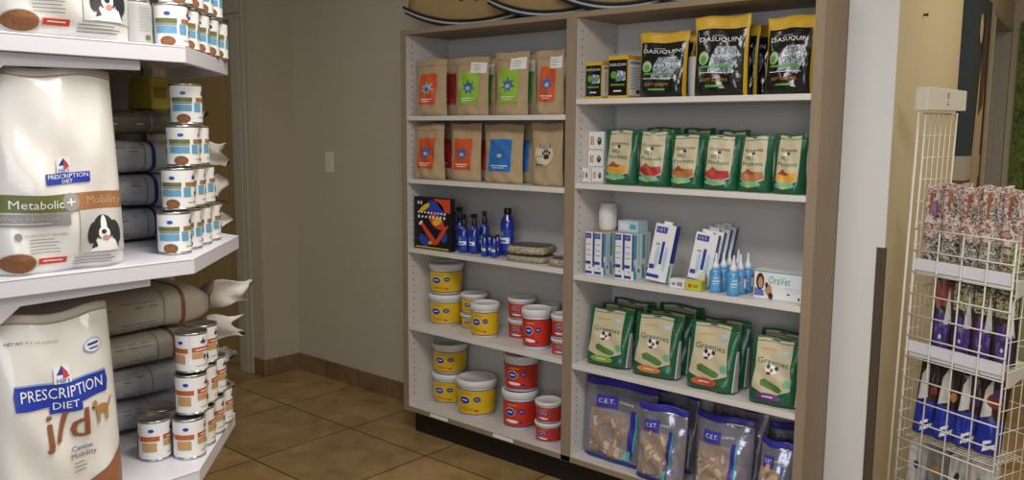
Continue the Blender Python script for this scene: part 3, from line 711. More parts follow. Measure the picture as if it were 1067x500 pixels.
def tooth_kit(label, u0, u1, vt, y, rz, lean=0, roll=.10, d=.035):
    a = at(u0, 265, y=y).x; b = at(u1, 265, y=y).x; h = at((u0+u1)/2, vt, y=y).z-zr; w = b-a
    def d_(t, w, d, h):
        mb = MB(); P = Print(mb, flat(0), w, h, .0006)
        P.rect(.08, .84, .62, .95, NAVY, 0, 2); P.text('C.E.T.', .35, .895, .4, WINK, 2, hb=.05); P.rect(.48, .3, .62, .7, NAVY, 0, 2); P.oval(.34, .42, .1, .2, LBL, 0); P.oval(.75, .4, .09, .22, LBL, 0)
        P.rect(.0, .05, .62, .11, NAVY, 0, 2); P.rect(.05, .2, .3, .28, NAVY, 0, 2); P.rect(.2, .63, .4, .66, GREYINK, 1, 2); mb.build('front_print', t, keep=1)
        mb = MB(); P = Print(mb, lambda a, z, off: (w/2+off, d/2+a, z), d, h, .0006)
        P.rect(0, .35, 1, 1, NAVY, 0, 2); P.rect(0, 0, .4, .3, TEAL, 0, 2); mb.build('side_print', t, keep=1)
        MB().box(-w*.2, w*.2, d*.35, d*.6, h, h+.012, BCARD).build('hang_tab', t)
    t = carton('dental_kit', label, 'box', (a+b)/2-w/2, (a+b)/2+w/2, y, y+d, zr, h, BCARD, d_, rz, 'tall white and blue dental kits on the third right shelf', lean)
    t.rotation_euler = (lean, roll, rz)
    return t
tooth_kit('tall white and blue dental kit leaning alone between the two clusters of boxes', 673, 694, 236, .05, .0, -.18, .09)
tooth_kit('tall dental kit in front of the fan of four', 716.5, 738.5, 245, .085, .12, -.15, .12, .026)
tooth_kit('tall dental kit, second in the fan of four', 722.5, 744, 242, .12, .12, -.15, .12, .026)
tooth_kit('tall dental kit, third in the fan of four', 728.5, 750, 239, .155, .12, -.15, .12, .026)
tooth_kit('tall dental kit at the back of the fan of four', 734.5, 756, 237, .19, .12, -.15, .12, .026)
carton('small_white_carton', 'small white carton lying in front of the dental kits, left of the yellow one', 'box', at(697.5, 295, y=.02).x, at(713.5, 295, y=.02).x, .02, .058, zr, .034, BCARD,
    lambda t, w, d, h: (lambda mb: (Print(mb, flat(0), w, h, .0005).rect(.15, .3, .4, .6, GREYINK, 0, 2), Print(mb, flat(0), w, h, .0005).rect(.5, .25, .85, .7, GREYINK, 0, 2), mb.build('front_print', t, keep=1)))(MB()))
carton('small_yellow_carton', 'small lime yellow carton lying beside the blue bottles', 'box', at(715, 295, y=.02).x, at(731, 295, y=.02).x, .015, .055, zr, .036, mat('lime_yellow_card', (.50, .50, .05), .45),
    lambda t, w, d, h: (lambda mb: (Print(mb, flat(0), w, h, .0005).oval(.3, .5, .12, .2, REDP, 0), Print(mb, flat(0), w, h, .0005).rect(.5, .35, .8, .6, mat('olive_print', (.25, .28, .02), .5), 0, 2), mb.build('front_print', t, keep=1)))(MB()), .1)
carton('cream_carton', 'tiny cream carton standing behind the lime yellow carton', 'box', at(728.5, 285, y=.065).x, at(735, 285, y=.065).x, .062, .08, zr, .055, mat('cream_card', (.66, .60, .48), .5), lambda t, w, d, h: MB().box(-w/2+.001, w/2-.001, .001, d-.001, h, h+.002, CARD).build('lid_flap', t))
# blue squeeze bottles
AQ = mat('aqua_blue_liquid_plastic', (.07, .30, .62), .18, coat=.4, spec=.6); CLR = mat('frosted_white_plastic', (.66, .70, .76), .3)
sb = thing('squeeze_bottle', '', 'bottle')
MB().lathe([(.0195, 0), (.022, .003), (.022, .072), (.020, .080), (.013, .088)], AQ, 24).build('bottle_body', sb)
MB().lathe([(.0135, .085), (.0135, .100), (.010, .104), (.0055, .118), (.0035, .142), (.002, .145)], CLR, 20).build('nozzle', sb)
mb = MB(); P = Print(mb, drum(.022, .022, .06, .008), .09, .06, .0006)
P.rect(.3, .05, .7, .95, mat('bottle_blue_label', (.10, .36, .66), .4), 0, 8); P.rect(.36, .55, .64, .62, WINK, 1, 3); P.rect(.36, .4, .6, .44, WINK, 1, 3); P.rect(.40, .72, .6, .84, mat('light_aqua_print', (.35, .60, .75), .4), 1, 3)
P.rect(.74, .25, .92, .8, WINK, 1, 4); P.rect(.74, .8, .92, .98, REDP, 1, 4); mb.build('bottle_label', sb, keep=1)
sp = [(745.5, .03, 'front left'), (753.5, .075, 'behind the front left one'), (759.5, .122, 'at the back of the left file'), (764, .014, 'front right, nearest the shelf edge'), (771, .062, 'behind the front right one'), (778.8, .112, 'at the right beside the OraVet box'), (768.5, .172, 'at the very back of the middle')]
for i, (u, y, wh) in enumerate(sp):
    p = at(u, 290, y=y+.022); lb = 'aqua blue squeeze bottle with white nozzle, '+wh.replace('OraVet ', 'long white ')
    if i == 0: sb.location = (p.x, y+.022, zr); sb.rotation_euler = (0, 0, .6); sb['label'] = lb; o = sb
    else: o = dup(sb, (p.x, y+.022, zr), (0, 0, [.6, .2, .5, .7, .15, .1, .4][i]), lb)
    o['group'] = 'aqua blue squeeze bottles'
# long white box with portrait
a, b = at(785.5, 300, y=.055).x, at(836.5, 300, y=.055).x
def d_(t, w, d, h):
    mb = MB(); P = Print(mb, flat(0), w, h, .0005)
    SK = mat('skin_print', (.50, .27, .17), .5); HR = mat('dark_brown_hair_print', (.06, .025, .015), .5)
    P.oval(.13, .60, .085, .30, HR, 0); P.oval(.14, .56, .05, .2, SK, 1); P.poly([(.01, .08), (.02, .38), (.12, .32), (.2, .3), (.22, .1)], mat('blue_jumper_print', (.10, .16, .42), .5), 0)
    P.oval(.31, .33, .07, .2, mat('tan_fur_print', (.40, .24, .12), .6), 2); P.oval(.27, .5, .03, .1, HR, 3, 8); P.oval(.36, .12, .05, .12, HR, 2, 8)
    P.text('OraVet', .53, .69, .44, TEAL, 1, hb=.27); P.rect(.62, .42, .95, .45, LBL, 0, 2); P.rect(.68, .34, .95, .36, LBL, 0, 2); P.oval(.72, .24, .035, .03, INK, 0, 8); P.oval(.93, .12, .02, .06, INK, 0, 8)
    P.rect(.9, .95, 1, .99, TEAL, 1, 2); P.rect(0, .95, .9, .99, TEAL, 1, 2)
    mb.build('front_print', t, keep=1)
carton('dental_chew_box', 'long white OraVet box with a portrait, against the right panel'.replace('OraVet ', ''), 'box', a, b, .055, .12, zr, at(790, 281, y=.055).z-zr, BCARD, d_, .0)

# ------------------------------------------------------------------ right bay, fourth: green dental chew pouches
zr = RZ[3]
FOIL = mat('pale_foil_gusset', (.50, .50, .50), .35)
def greenie(label, u0, u1, vt, y, accent, seed, rz=0, d=.09, lean=-.1):
    a, b = at(u0, 370, y=y+d/2), at(u1, 370, y=y+d/2); w = (b.x-a.x); h = (at((u0+u1)/2, vt, y=y+.04).z-zr)
    def a_(t, fn, w, h):
        mb, P, done = art('cream_front_print', fn, w, h, t)
        P.poly([(.09, .22), (.13, .55), (.10, .97), (.84, .97), (.83, .6), (.88, .24), (.6, .15), (.35, .15)], CRM, 0)
        P.oval(.47, .955, .1, .012, INK, 1, 10)
        P.text('Greenies', .48, .63, .62, mat('deep_green_ink', (.02, .14, .05), .5), 2, hb=.085, tilt=-.05)
        P.oval(.46, .52, .12, .075, WINK, 1); P.oval(.40, .555, .04, .035, INK, 2, 8); P.oval(.56, .545, .04, .035, INK, 2, 8); P.oval(.47, .51, .035, .03, RB, 2, 8); P.oval(.42, .46, .05, .02, INK, 2, 8)
        P.poly([(.28, .27), (.26, .34), (.34, .37), (.66, .28), (.72, .25), (.70, .20), (.62, .19)], mat('green_chew_print', (.07, .17, .035), .5), 1)
        P.oval(.8, .34, .08, .06, MINT, 2, 10); P.oval(.45, .11, .27, .06, accent, 2); P.rect(.34, .105, .56, .12, WINK, 3, 3); P.rect(.2, .80, .5, .82, OB, 1, 3); P.oval(.72, .80, .08, .04, LBL, 2, 10)
        done()
    t = pouch('dental_chew_pouch', label, 'treat pouch', w, h, d, GRN, a_, (( a.x+b.x)/2, y+d/2, zr), (lean, 0, rz), 'green dental chew pouches on the fourth right shelf', .08, GRN, p=6, k=1.6, wr=.003, seed=seed)
    mb = MB(); fn = pouch_fn(w, h, d, 6, 1.6, .003, seed)
    mb.prism([(-d*.30, .004), (d*.30, .004), (d*.10, h*.62), (-d*.10, h*.62)], w/2-.004, w/2+.001, FOIL, 'x'); mb.build('side_gusset', t)
    return t
OR2 = mat('orange_oval_print', (.60, .20, .05), .4); RD2 = mat('red_oval_print', (.52, .08, .03), .4); PU2 = mat('purple_oval_print', (.14, .04, .18), .4); LG2 = mat('lime_oval_print', (.24, .36, .05), .4)
F = [(613, 655, 323, LG2, 'lime'), (661, 706, 329, OR2, 'orange'), (717, 767, 337.5, RD2, 'red'), (783, 833, 354, PU2, 'purple')]
pl = [('at the left end beside the divider', 'behind the lime oval pouch', 'at the very back left corner'), ('second from the divider', 'behind the orange oval pouch', 'at the back behind the orange oval pouches'),
      ('third from the divider', 'behind the red oval pouch', ''), ('against the right panel', 'behind the purple oval pouch', '')]
for i, (u0, u1, vt, ac, cn) in enumerate(F):
    yy = (.045, .04, .03, .02)[i]
    greenie('green and cream pouch with %s oval, %s' % (cn, pl[i][0]), u0, u1, vt, yy, ac, 50+i, (.05, .08, .02, .08)[i], .075, lean=-.12)
    greenie('green pouch standing %s' % pl[i][1], u0+(12 if i < 3 else 8), u1+(12 if i < 3 else 8), vt-(5 if i < 3 else 9), yy+.105, ac, 60+i, .02, .06, -.07)
    if i < 2: greenie('green pouch %s of the fourth shelf' % pl[i][2], u0+24, u1+26, vt-(11 if i == 0 else 12), yy+.185, ac, 70+i, -.0, .045, -.04)

# ------------------------------------------------------------------ right bay, bottom: silver treat bags with blue zip tops
zr = BZ
SILV = mat('silver_grey_film', (.26, .26, .32), .17, metal=.45, bump=.8, bscale=13, coat=.6); BLZ = mat('blue_zip_film', (.035, .03, .30), .3)
CHW = mat('tan_chew', (.30, .155, .05), .7, noise=.35, nscale=40); CHD = mat('brown_chew', (.22, .11, .045), .75, noise=.35, nscale=40); CHL = mat('pale_chew', (.55, .38, .20), .7, noise=.25, nscale=40)
GLASSF = mat('clear_film', (.9, .9, .95), .08, alpha=.16, bump=.5, bscale=18, coat=.6)
def chewbag(label, u0, u1, vt, y, seed, rz=0, d=.10, lean=-.06, win=True, vmid=440):
    a, b = at(u0, vmid, y=y+d/2), at(u1, vmid, y=y+d/2); w = b.x-a.x; h = at((u0+u1)/2, vt, y=y+.03).z-zr
    def a_(t, fn, w, h):
        if win:
            R = random.Random(seed)
            mb = MB()
            for k in range(80):
                ca, cb = R.uniform(.16, .67), R.uniform(.10, .62)*(1 if k % 3 else .8)
                L_, q = R.uniform(.022, .042), R.uniform(.006, .012); an = R.uniform(.4, 2.9)
                c0 = Vector(fn((ca-.5)*w, cb*h, .001)); dx, dz = math.cos(an), math.sin(an)
                vs = []
                for zz in (-.002, .004+R.uniform(0, .003)):
                    for e, f in ((-1, -1), (1, -.7), (1, .8), (-.9, 1)):
                        X = c0.x+dx*L_*.5*e-dz*q*f; Z = max(.012, c0.z+dz*L_*.5*e+dx*q*f)
                        vs.append((X, fn(X, Z, zz)[1], Z))
                mb.hexa(vs, R.choice([CHW, CHD, CHL, CHD, CHW, CHD]))
            o = mb.build('rawhide_chews', t, .0012); o['kind'] = 'stuff'
        mb, P, done = art('printed_front', fn, w, h, t, .002)
        P.rect(.2, .65, .50, .80, mat('violet_blue_print', (.05, .05, .36), .35), 1); P.text('C.E.T.', .35, .73, .22, WINK, 3, hb=.05); P.text('CHEWS', .62, .74, .2, PAPERW, 2, hb=.03)
        P.rect(.70, .12, .765, .68, BLZ, 1); P.rect(.765, .2, .79, .66, TEAL, 1); P.rect(.55, .07, .74, .19, mat('aqua_print', (.12, .42, .45), .4), 3, 4); P.rect(.2, .07, .45, .10, NAVY, 2, 3); P.rect(.04, .0, .96, .045, BLZ, 0, 8)
        done()
        if win:
            mb = MB(); P = Print(mb, fn, w, h, .0115); P.rect(.15, .1, .70, .64, GLASSF, 0, 10); mb.build('clear_window', t, keep=1)
    return pouch('chew_bag', label, 'treat bag', w, h, d, SILV, a_, (inbay((a.x+b.x)/2, w+.015), y+d/2, zr), (lean, 0, rz), 'silver chew bags on the bottom right shelf', .085, BLZ, 'zip_top', p=4, k=1.7, wr=.005, seed=seed)
chewbag('silver chew bag with blue zip top, leftmost and largest on the bottom shelf', 597, 667, 396, .052, 81, .0, .075)
chewbag('silver chew bag with blue zip top, second from the divider', 664, 713, 424, -.004, 82, -.0, .075, vmid=460)
chewbag('silver chew bag with blue zip top, third from the divider', 724, 783, 436, .03, 83, .04, vmid=470)
chewbag('silver chew bag, shortest, in front of the right panel', 790, 828, 463, .02, 84, -.03, vmid=490)
chewbag('silver chew bag standing behind the second chew bag', 676, 727, 406, .15, 85, -.08, .08, win=False)
chewbag('silver chew bag standing behind the third chew bag', 737, 800, 419, .15, 86, -.10, .08, win=False, vmid=460)
chewbag('silver chew bag at the back right, behind the shortest one', 803, 850, 446, .17, 87, .0, .08, win=False, vmid=480)

# ------------------------------------------------------------------ on top of the unit: tan sacks with striped edge
SACK = mat('tan_burlap', (.36, .245, .105), .85, noise=.14, nscale=60, bump=.35, bscale=140)
STB = mat('black_piping', (.015, .015, .02), .6); STW = mat('white_piping', (.45, .45, .47), .6)
def cushion(label, x, y, wd, ht, th, rz, tilt, sag=.085, roll=0):
    """a stuffed tan cushion with a rounded lower edge"""
    t = thing('tan_cushion', label, 'cushion', (x, y, ZT), (tilt, roll, rz), 'tan cushions on top of the shelving unit')
    pts = []
    for i in range(23): a = -1+2*i/22; pts.append((a*wd/2, sag*abs(a)**2.1))
    low = list(pts)
    for i in range(1, 22):
        an = math.pi*i/22; pts.append((wd/2*math.copysign(abs(math.cos(an))**.5, math.cos(an))*.97, sag+(ht-sag)*abs(math.sin(an))**.5))
    n = len(pts); rings = 7; vs = []; cz = ht*.45
    for sg in (-1, 1):
        for k in range(rings):
            q = 1-k/(rings-1)*.98
            for X, Z in pts: vs.append((X*q, sg*th/2*(1-q**2.4)**.55+sg*.001, cz+(Z-cz)*q))
    fs = []
    for g in (0, 1):
        b = g*rings*n
        for k in range(rings-1):
            for i in range(n): fs.append((b+k*n+i, b+k*n+(i+1) % n, b+(k+1)*n+(i+1) % n, b+(k+1)*n+i))
        fs.append(tuple(b+(rings-1)*n+i for i in range(n)))
    fs += [(i, (i+1) % n, rings*n+(i+1) % n, rings*n+i) for i in range(n)]
    MB().add(vs, fs, SACK, True).build('cushion_cover', t)
    def fy(Z): q = min(1, abs(Z-cz)/cz); return -th/2*(1-q**2.4)**.55
    BS = mat('brown_stitching', (.10, .065, .03), .7)
    pp = []
    for i in range(70):
        a = i/69; X = -.12+.24*a; Z = .125+.016*math.sin(a*38)+.010*math.sin(a*17+1)+(.02 if 8 < i < 12 or 30 < i < 34 or 52 < i < 55 else 0)
        pp.append((X+.006*math.cos(a*38), fy(Z)-.004, Z))
    MB().tube(pp, .0022, BS, 5).build('stitched_script', t)
    for off, mm, nm in ((-.030, STB, 'black_piping'), (-.019, STW, 'white_piping'), (-.006, STB, 'black_piping')):
        MB().tube([(X*1.005, off, Z+{-.030: .016, -.019: .006, -.006: -.003}[off]) for X, Z in low], .0062, mm, 7).build(nm, t)
    return t
for lb, xl, wd, yc, rz, sag in [('tan cushion with black and white piped edge at the left end of the unit top', -.03, .76, .13, .22, .085),
        ('tan cushion with piped edge, second from the left on the unit top', .50, .66, .13, .24, .085),
        ('tan cushion with piped edge leaning third from the left, above the divider', .86, .62, .13, .26, .085),
        ('tan cushion with piped edge, last one beside the lilac box on the unit top', 1.265, .40, .12, .26, .075)]:
    cushion(lb, xl+wd/2, yc, wd, .46, .085, rz, -.22, sag)
carton('lilac_box', 'white and lilac box lying on the unit top right of the cushions', 'box', 1.555, 1.85, .005, .10, ZT, .06, mat('lilac_card', (.52, .48, .66), .5),
    lambda t, w, d, h: (lambda mb: (Print(mb, flat(0), w, h, .0005).rect(.0, .0, .06, 1, CARD, 0, 2), Print(mb, flat(0), w, h, .0005).rect(.15, .3, .9, .5, NAVY, 0, 2), mb.build('front_print', t, keep=1)))(MB()))
# ================================================================== GONDOLA SHELVING ON THE LEFT
GX = 1.27; GB = .62; GZ = [1.682, 1.205, .700]
gon = thing('gondola_shelving', 'white metal shelving in the left foreground, three angled shelves holding dog food', 'shelving unit')
for z in GZ:
    ya, yb, yc = -1.77, -1.47, -1.47
    if z < 1: ya, yb = -1.778, -1.50
    bx = .965 if z < 1.5 else .94
    poly = [(GX, -3.0), (GX, ya), (bx, yb), (GB, yb), (GB, -3.0)]
    m = MB().prism(poly, z-.006, z, GMETAL)
    # rolled lip that runs round the front and the slanting end
    for (x0, y0), (x1, y1) in zip(poly[:3], poly[1:4]):
        d = Vector((x1-x0, y1-y0, 0)).normalized(); nrm = Vector((d.y, -d.x, 0))
        if nrm.dot(Vector((x0-.9, y0+2, 0))) < 0: nrm = -nrm
        c = [Vector((x0, y0, 0)), Vector((x1, y1, 0)), Vector((x1, y1, 0))-nrm*.012, Vector((x0, y0, 0))-nrm*.012]
        m.hexa([(p.x, p.y, z-.036) for p in c]+[(p.x, p.y, z-.002) for p in c], GMETAL)
    m.build('metal_shelf', gon, .0015)
    # bracket under the shelf, a tapering plate
    zb = z-.036
    MB().prism([(-3.0, zb), (-1.86, zb), (-1.86, zb-.020), (-2.13, zb-.026), (-2.19, zb-.075), (-2.35, zb-.19), (-3.0, zb-.19)], GX-.045, GX-.03, GMETAL, 'x').build('shelf_bracket', gon, .001)
MB().box(GB-.02, GB, -3.0, -1.56, .05, 2.1, PEGM).build('back_panel', gon)
m = MB().box(GB-.03, GB+.02, -1.56, -1.535, .0, 2.1, PEGM)
for k in range(26): m.box(GB+.02, GB+.0206, -1.551, -1.544, .15+k*.07, .18+k*.07, HOLE)
m.build('upright_post', gon)
MB().box(GB-.02, GX-.02, -3.0, -1.56, 0, .13, GMETAL).build('base_plinth', gon, .003)

# ------------------------------------------------------------------ upright dog food bags
BAGW = mat('white_woven_film', (.76, .745, .71), .30, bump=.35, bscale=9, coat=.5)
BAGG = mat('greige_film', (.46, .42, .36), .4, bump=.15, bscale=22)
HB = mat('banner_blue', (.02, .05, .38), .35); OLV = mat('olive_green_band', (.14, .16, .045), .45); BRB = mat('rust_brown_band', (.34, .155, .06), .45); GRB = mat('grey_band', (.27, .265, .26), .5); PIC = mat('pale_grey_picture', (.55, .55, .54), .5)
def bag_fn(w, h, d, seed):
    return pouch_fn(w, h, d, 5.5, 3.2, .0065, seed, top=.006, flare=-.07)
def hill_logo(P, a, b, s, lay=2):
    P.rect(a-.055*s, b-.035*s, a+.055*s, b+.035*s, WINK, lay, 3); P.poly([(a-.04*s, b-.0*s), (a+.04*s, b), (a+.0*s, b+.035*s)], HB, lay+1); P.poly([(a, b+.03*s), (a+.045*s, b-.012*s), (a+.0*s, b-.012*s)], REDP, lay+2)
    P.text("Hill's", a, b-.022*s, .08*s, HB, lay+2)
def metabolic_art(t, fn, w, h):
    mb, P, done = art('front_print', fn, w, h, t, .0024)
    hill_logo(P, .48, .525, 1)
    P.rect(.33, .435, .67, .487, HB, 1, 8); P.text('PRESCRIPTION', .5, .472, .31, WINK, 2); P.text('DIET', .5, .446, .08, WINK, 2); 
    P.rect(.01, .30, .49, .385, OLV, 1, 8); P.rect(.49, .30, .99, .385, BRB, 1, 8)
    P.oval(.505, .343, .062, .046, GRB, 2); P.text('+', .505, .343, .06, WINK, 3)
    P.text('Metabolic', .27, .338, .36, WINK, 2); P.text('Mobility', .78, .338, .30, mat('tan_letter_ink', (.50, .36, .22), .5), 2)
    P.rect(.01, .232, .49, .292, GRB, 1, 8); P.text('Weight + Joint Care', .22, .268, .38, mat('pale_letter_ink', (.45, .45, .45), .5), 2); P.rect(.04, .243, .36, .249, PIC, 2, 3)
    P.rect(.56, .08, .99, .298, PIC, 1, 8)
    # black and white dog
    P.oval(.755, .205, .085, .062, INK, 2); P.oval(.665, .18, .045, .055, INK, 3, tilt=-.2); P.oval(.855, .18, .045, .06, INK, 3, tilt=.2); P.oval(.755, .215, .024, .05, WINK, 4); P.oval(.755, .175, .045, .032, WINK, 4)
    P.oval(.752, .182, .02, .012, INK, 5, 10); P.oval(.765, .152, .028, .013, mat('pink_print', (.55, .22, .2), .5), 5, 10); P.poly([(.64, .085), (.68, .14), (.76, .15), (.84, .14), (.87, .085)], WINK, 3); P.poly([(.65, .10), (.68, .15), (.70, .11)], INK, 4); P.poly([(.84, .15), (.875, .15), (.87, .09)], INK, 4)
    P.oval(.13, .185, .025, .018, GREYINK, 1, 12); P.text('CLINICALLY TESTED', .32, .188, .30, GREYINK, 1, hb=.012)
    P.lines(.2, .46, .165, 5, .016, GREYINK, 1, .004)
    P.oval(.125, .055, .125, .055, mat('bowl_rim_print', (.50, .50, .5), .5), 1); P.oval(.125, .057, .112, .048, BROWN, 2)
    P.rect(.26, .045, .46, .075, REDP, 1, 4); P.rect(.29, .058, .43, .064, WINK, 2, 2); P.lines(.52, .92, .058, 3, .016, GREYINK, 1, .005)
    done()
    mb, P, done = art('gusset_crease', fn, w, h, t)
    done() if mb.v else None
def jd_art(t, fn, w, h):
    mb, P, done = art('front_print', fn, w, h, t, .0024)
    P.poly([(.13, .535), (.12, .61), (.13, .655), (.86, .665), (.875, .60), (.86, .545)], HB, 1)
    OUTL = mat('pale_blue_outline', (.25, .35, .6), .4)
    P.rect(.13, .655, .86, .664, OUTL, 2, 8)
    P.text('PRESCRIPTION', .495, .607, .66, WINK, 2, hb=.056); P.rect(.38, .50, .62, .54, HB, 1, 4); P.text('DIET', .50, .540, .19, WINK, 2, hb=.036)
    hill_logo(P, .49, .700, 1.3, 3)
    JB = mat('russet_letter_ink', (.27, .10, .045), .45)
    P.text('j/d', .49, .405, .34, JB, 2, hb=.20); P.text('j/d', .50, .405, .34, JB, 3, hb=.20)
    DG = mat('golden_dog_print', (.42, .22, .07), .5)
    P.oval(.80, .462, .060, .024, DG, 2); P.oval(.735, .495, .024, .022, DG, 3); P.poly([(.71, .492), (.69, .482), (.73, .48)], INK, 4)
    for a in (.752, .768, .832, .848): P.poly([(a-.008, .46), (a+.010, .46), (a+.006, .395), (a-.004, .395)], DG, 3)
    P.poly([(.85, .47), (.89, .515), (.90, .51), (.862, .458)], DG, 3)
    P.text('Canine', .60, .298, .17, HB, 2); P.text('Mobility', .61, .255, .21, JB, 2); P.lines(.53, .66, .215, 3, .022, GREYINK, 1, .006)
    P.oval(.78, .80, .085, .037, OUTL, 1); P.oval(.78, .80, .077, .032, BAGW, 2); P.rect(.73, .803, .83, .815, HB, 3, 2); P.rect(.74, .783, .82, .791, HB, 3, 2)
    P.text('NET WT', .16, .865, .13, INK, 2, hb=.014); P.text('8.5 LB (3.85 kg)', .37, .868, .26, GREYINK, 2, hb=.014)
    P.poly([(.0, .0), (.3, .03), (.6, .07), (.82, .14), (1, .24), (1, .0)], mat('russet_band', (.30, .12, .05), .5), 1)
    done()
def food_bag(label, artf, x, y, z, w, h, d, rz=math.pi/2, lean=-.04, roll=0, seed=90, m=None):
    fn = bag_fn(w, h, d, seed); t = thing('dog_food_bag', label, 'dog food bag', (x, y, z), (lean, roll, rz), 'upright dog food bags on the gondola')
    mb = MB(); pouch_body(mb, fn, w, h, m or BAGW, 40, 46, z1=.97); mb.build('bag_body', t)
    mb = MB(); pouch_body(mb, fn, w, h, BAGG, 22, 3, z0=.955, off=.0015); Print(mb, fn, w, h, .002).rect(.02, .958, .98, .962, GREYINK, 1, 10); mb.build('top_seal', t)
    artf(t, fn, w, h); return t
BW, BH = .262, .420
def yof(u, x, v=250): return at(u, v, x=x).y
bx = 1.20
yr = at(129, 273, x=1.25).y
food_bag('upright white dog food bag with green and brown band on the middle gondola shelf', metabolic_art, 1.196, yr-BW/2+.024, 1.205, BW, .418, .10, lean=0, roll=0, seed=91)
food_bag('white dog food bag on the topmost gondola shelf, cropped by the upper frame edge', metabolic_art, 1.21, yr-BW/2+.052, 1.682, BW, .437, .10, lean=0, seed=94)
food_bag('white dog food bag with blue banner and large brown letters on the lowest gondola shelf', jd_art, 1.19, at(126, 430, x=1.24).y-BW/2+.016, .700, BW, .415, .10, lean=0, roll=.0, seed=93)

# ------------------------------------------------------------------ bags lying in stacks behind
GYB = mat('blue_grey_woven_film', (.46, .475, .52), .42, bump=.15, bscale=30); BEB = mat('beige_woven_film', (.46, .42, .35), .42, bump=.15, bscale=30); FLAP = mat('pale_translucent_flap', (.62, .60, .56), .4, bump=.3, bscale=25)
OLB = mat('dark_olive_film', (.13, .115, .08), .4, bump=.2, bscale=30)
def lying_bag(label, x, y0, z, w, L_, th, m, stripe, seed, fl=.15, turn=.9, filmm=None, print_from=.3):
    """a filled bag lying on its side of a stack; body runs along +y, folded end flap beyond it"""
    t = thing('lying_food_bag', label, 'dog food bag', (x, y0, z), (0, 0, 0), 'dog food bags lying in the gondola stacks')
    R = random.Random(seed); p1, p2 = R.uniform(0, 6), R.uniform(0, 6)
    def sec(th_, L, off=0):
        b = L/L_
        k = min(1, ((b+.01)/.05)**.5) if b < .04 else 1
        e = 1 if b < .90 else math.sqrt(max(0, 1-((b-.90)/.115)**2))*.75+.25
        c, s = math.cos(th_), math.sin(th_)
        X = (w/2+off)*math.copysign(abs(c)**.42, c)*(k*(.85+.15*e))+.003*math.sin(L*31+p1)
        Z = (th/2+off)*math.copysign(abs(s)**.62, s)*k*e*(.975+.025*math.sin(L*23+p2))
        return (X, L, th/2+Z)
    n = 40; nz = 26
    vs = [sec(2*math.pi*i/n, L_*j/nz) for j in range(nz+1) for i in range(n)]
    fs = [(j*n+i, j*n+(i+1) % n, (j+1)*n+(i+1) % n, (j+1)*n+i) for j in range(nz) for i in range(n)]+[tuple(range(n))[::-1], tuple(nz*n+i for i in range(n))]
    MB().add(vs, fs, m, True).build('bag_body', t)
    # folded flap: the section flattens and twists upright
    vs = []; nf = 10
    for j in range(nf+1):
        q = j/nf; tw = 1.45*min(1, q*1.9); hw = w/2*.86*(1-q*2)+(.048*q*2) if q < .5 else .048-.010*math.sin(q*9)
        ht = max(.002, th*.19*(1-q)**1.3)
        for i in range(n):
            a = 2*math.pi*i/n; X = hw*math.copysign(abs(math.cos(a))**.5, math.cos(a)); Z = ht*math.sin(a)+.006*q*math.sin(X*60+p1)
            vs.append((X*math.cos(tw)-Z*math.sin(tw)+.05*q+.012*q*math.sin(X*55+q*7+p1), L_-.002+fl*q+.022*q*q*math.sin(X*75+p2), th/2+X*math.sin(tw)*.78+Z*math.cos(tw)))
    fs = [(j*n+i, j*n+(i+1) % n, (j+1)*n+(i+1) % n, (j+1)*n+i) for j in range(nf) for i in range(n)]+[tuple(range(n))[::-1], tuple(nf*n+i for i in range(n))]
    k = int(nf*.45)
    mb = MB(); mb.add(vs, fs, FLAP, True)
    if filmm:
        mb.mats.append(filmm)
        for q in range(k*n): mb.m[q] = 1
    mb.build('end_flap', t)
    # print: closing stripe round the section, lines of small text on the visible side
    mb = MB()
    mb.grid(lambda u, v: sec(-1.2+2.9*u, L_-(.105 if z > 1 else .083)+.011*v, .0012), 30, 2, stripe); mb.build('stripe_print', t, keep=1)
    mb = MB(); L0 = print_from
    for c in range(9):
        La = L0+(.80-L0)*c/9
        for r in range(7):
            if R.random() < .25: continue
            a0 = -.75+r*.22; ln = R.uniform(.4, .9)*(.80-L0)/9
            mb.grid(lambda u, v: sec(a0+.07*v, L_*(La+ln*u), .0010), 3, 1, GREYINK if r % 3 else PALEI)
    mb.grid(lambda u, v: sec(-1.0+2.2*u, L_*(.805+.006*v), .0011), 20, 1, GREYINK)
    mb.build('side_print', t, keep=1)
    return t
NVS = mat('navy_stripe', (.02, .035, .20), .4); BRS = mat('russet_stripe', (.22, .085, .03), .45)
PALEI = mat('pale_film_print', (.42, .42, .44), .45)
LBg = .50
YS = -2.22
for k, (zz, L_, tu) in enumerate([(0, .64, .9), (.0885, .64, 1.1), (.177, .64, 1.2)]):
    lying_bag('blue grey bag lying %s on the middle gondola shelf' % ['at the bottom of the stack', 'second from the bottom of the stack', 'third from the bottom of the stack'][k], .785, YS, 1.205+zz, .27, L_, .086, GYB, NVS, 100+k, .15, tu)
lying_bag('dull olive brown bag lying topmost on the middle gondola shelf', .785, YS, 1.205+.2665, .26, .67, .064, OLB, OLB, 104, .05, .2)
for k, (zz, m_, L_, th, st, tu, fm) in enumerate([(0, GYB, .61, .082, GYB, 1, None), (.085, GYB, .62, .082, GYB, 1.1, None), (.170, BEB, .645, .086, BRS, 1.15, OLB), (.262, BEB, .675, .112, BRS, .9, mat('dark_grey_film', (.15, .14, .12), .3, bump=.3, bscale=22))]):
    lying_bag('%s bag lying %s on the lowest gondola shelf' % (('blue grey', 'blue grey', 'beige', 'beige')[k], ['at the bottom of the stack', 'second from the bottom of the stack', 'second from the top of the stack', 'topmost'][k]), .79, YS, .70+zz, .28, L_, th, m_, st, 110+k, .17, tu, fm)
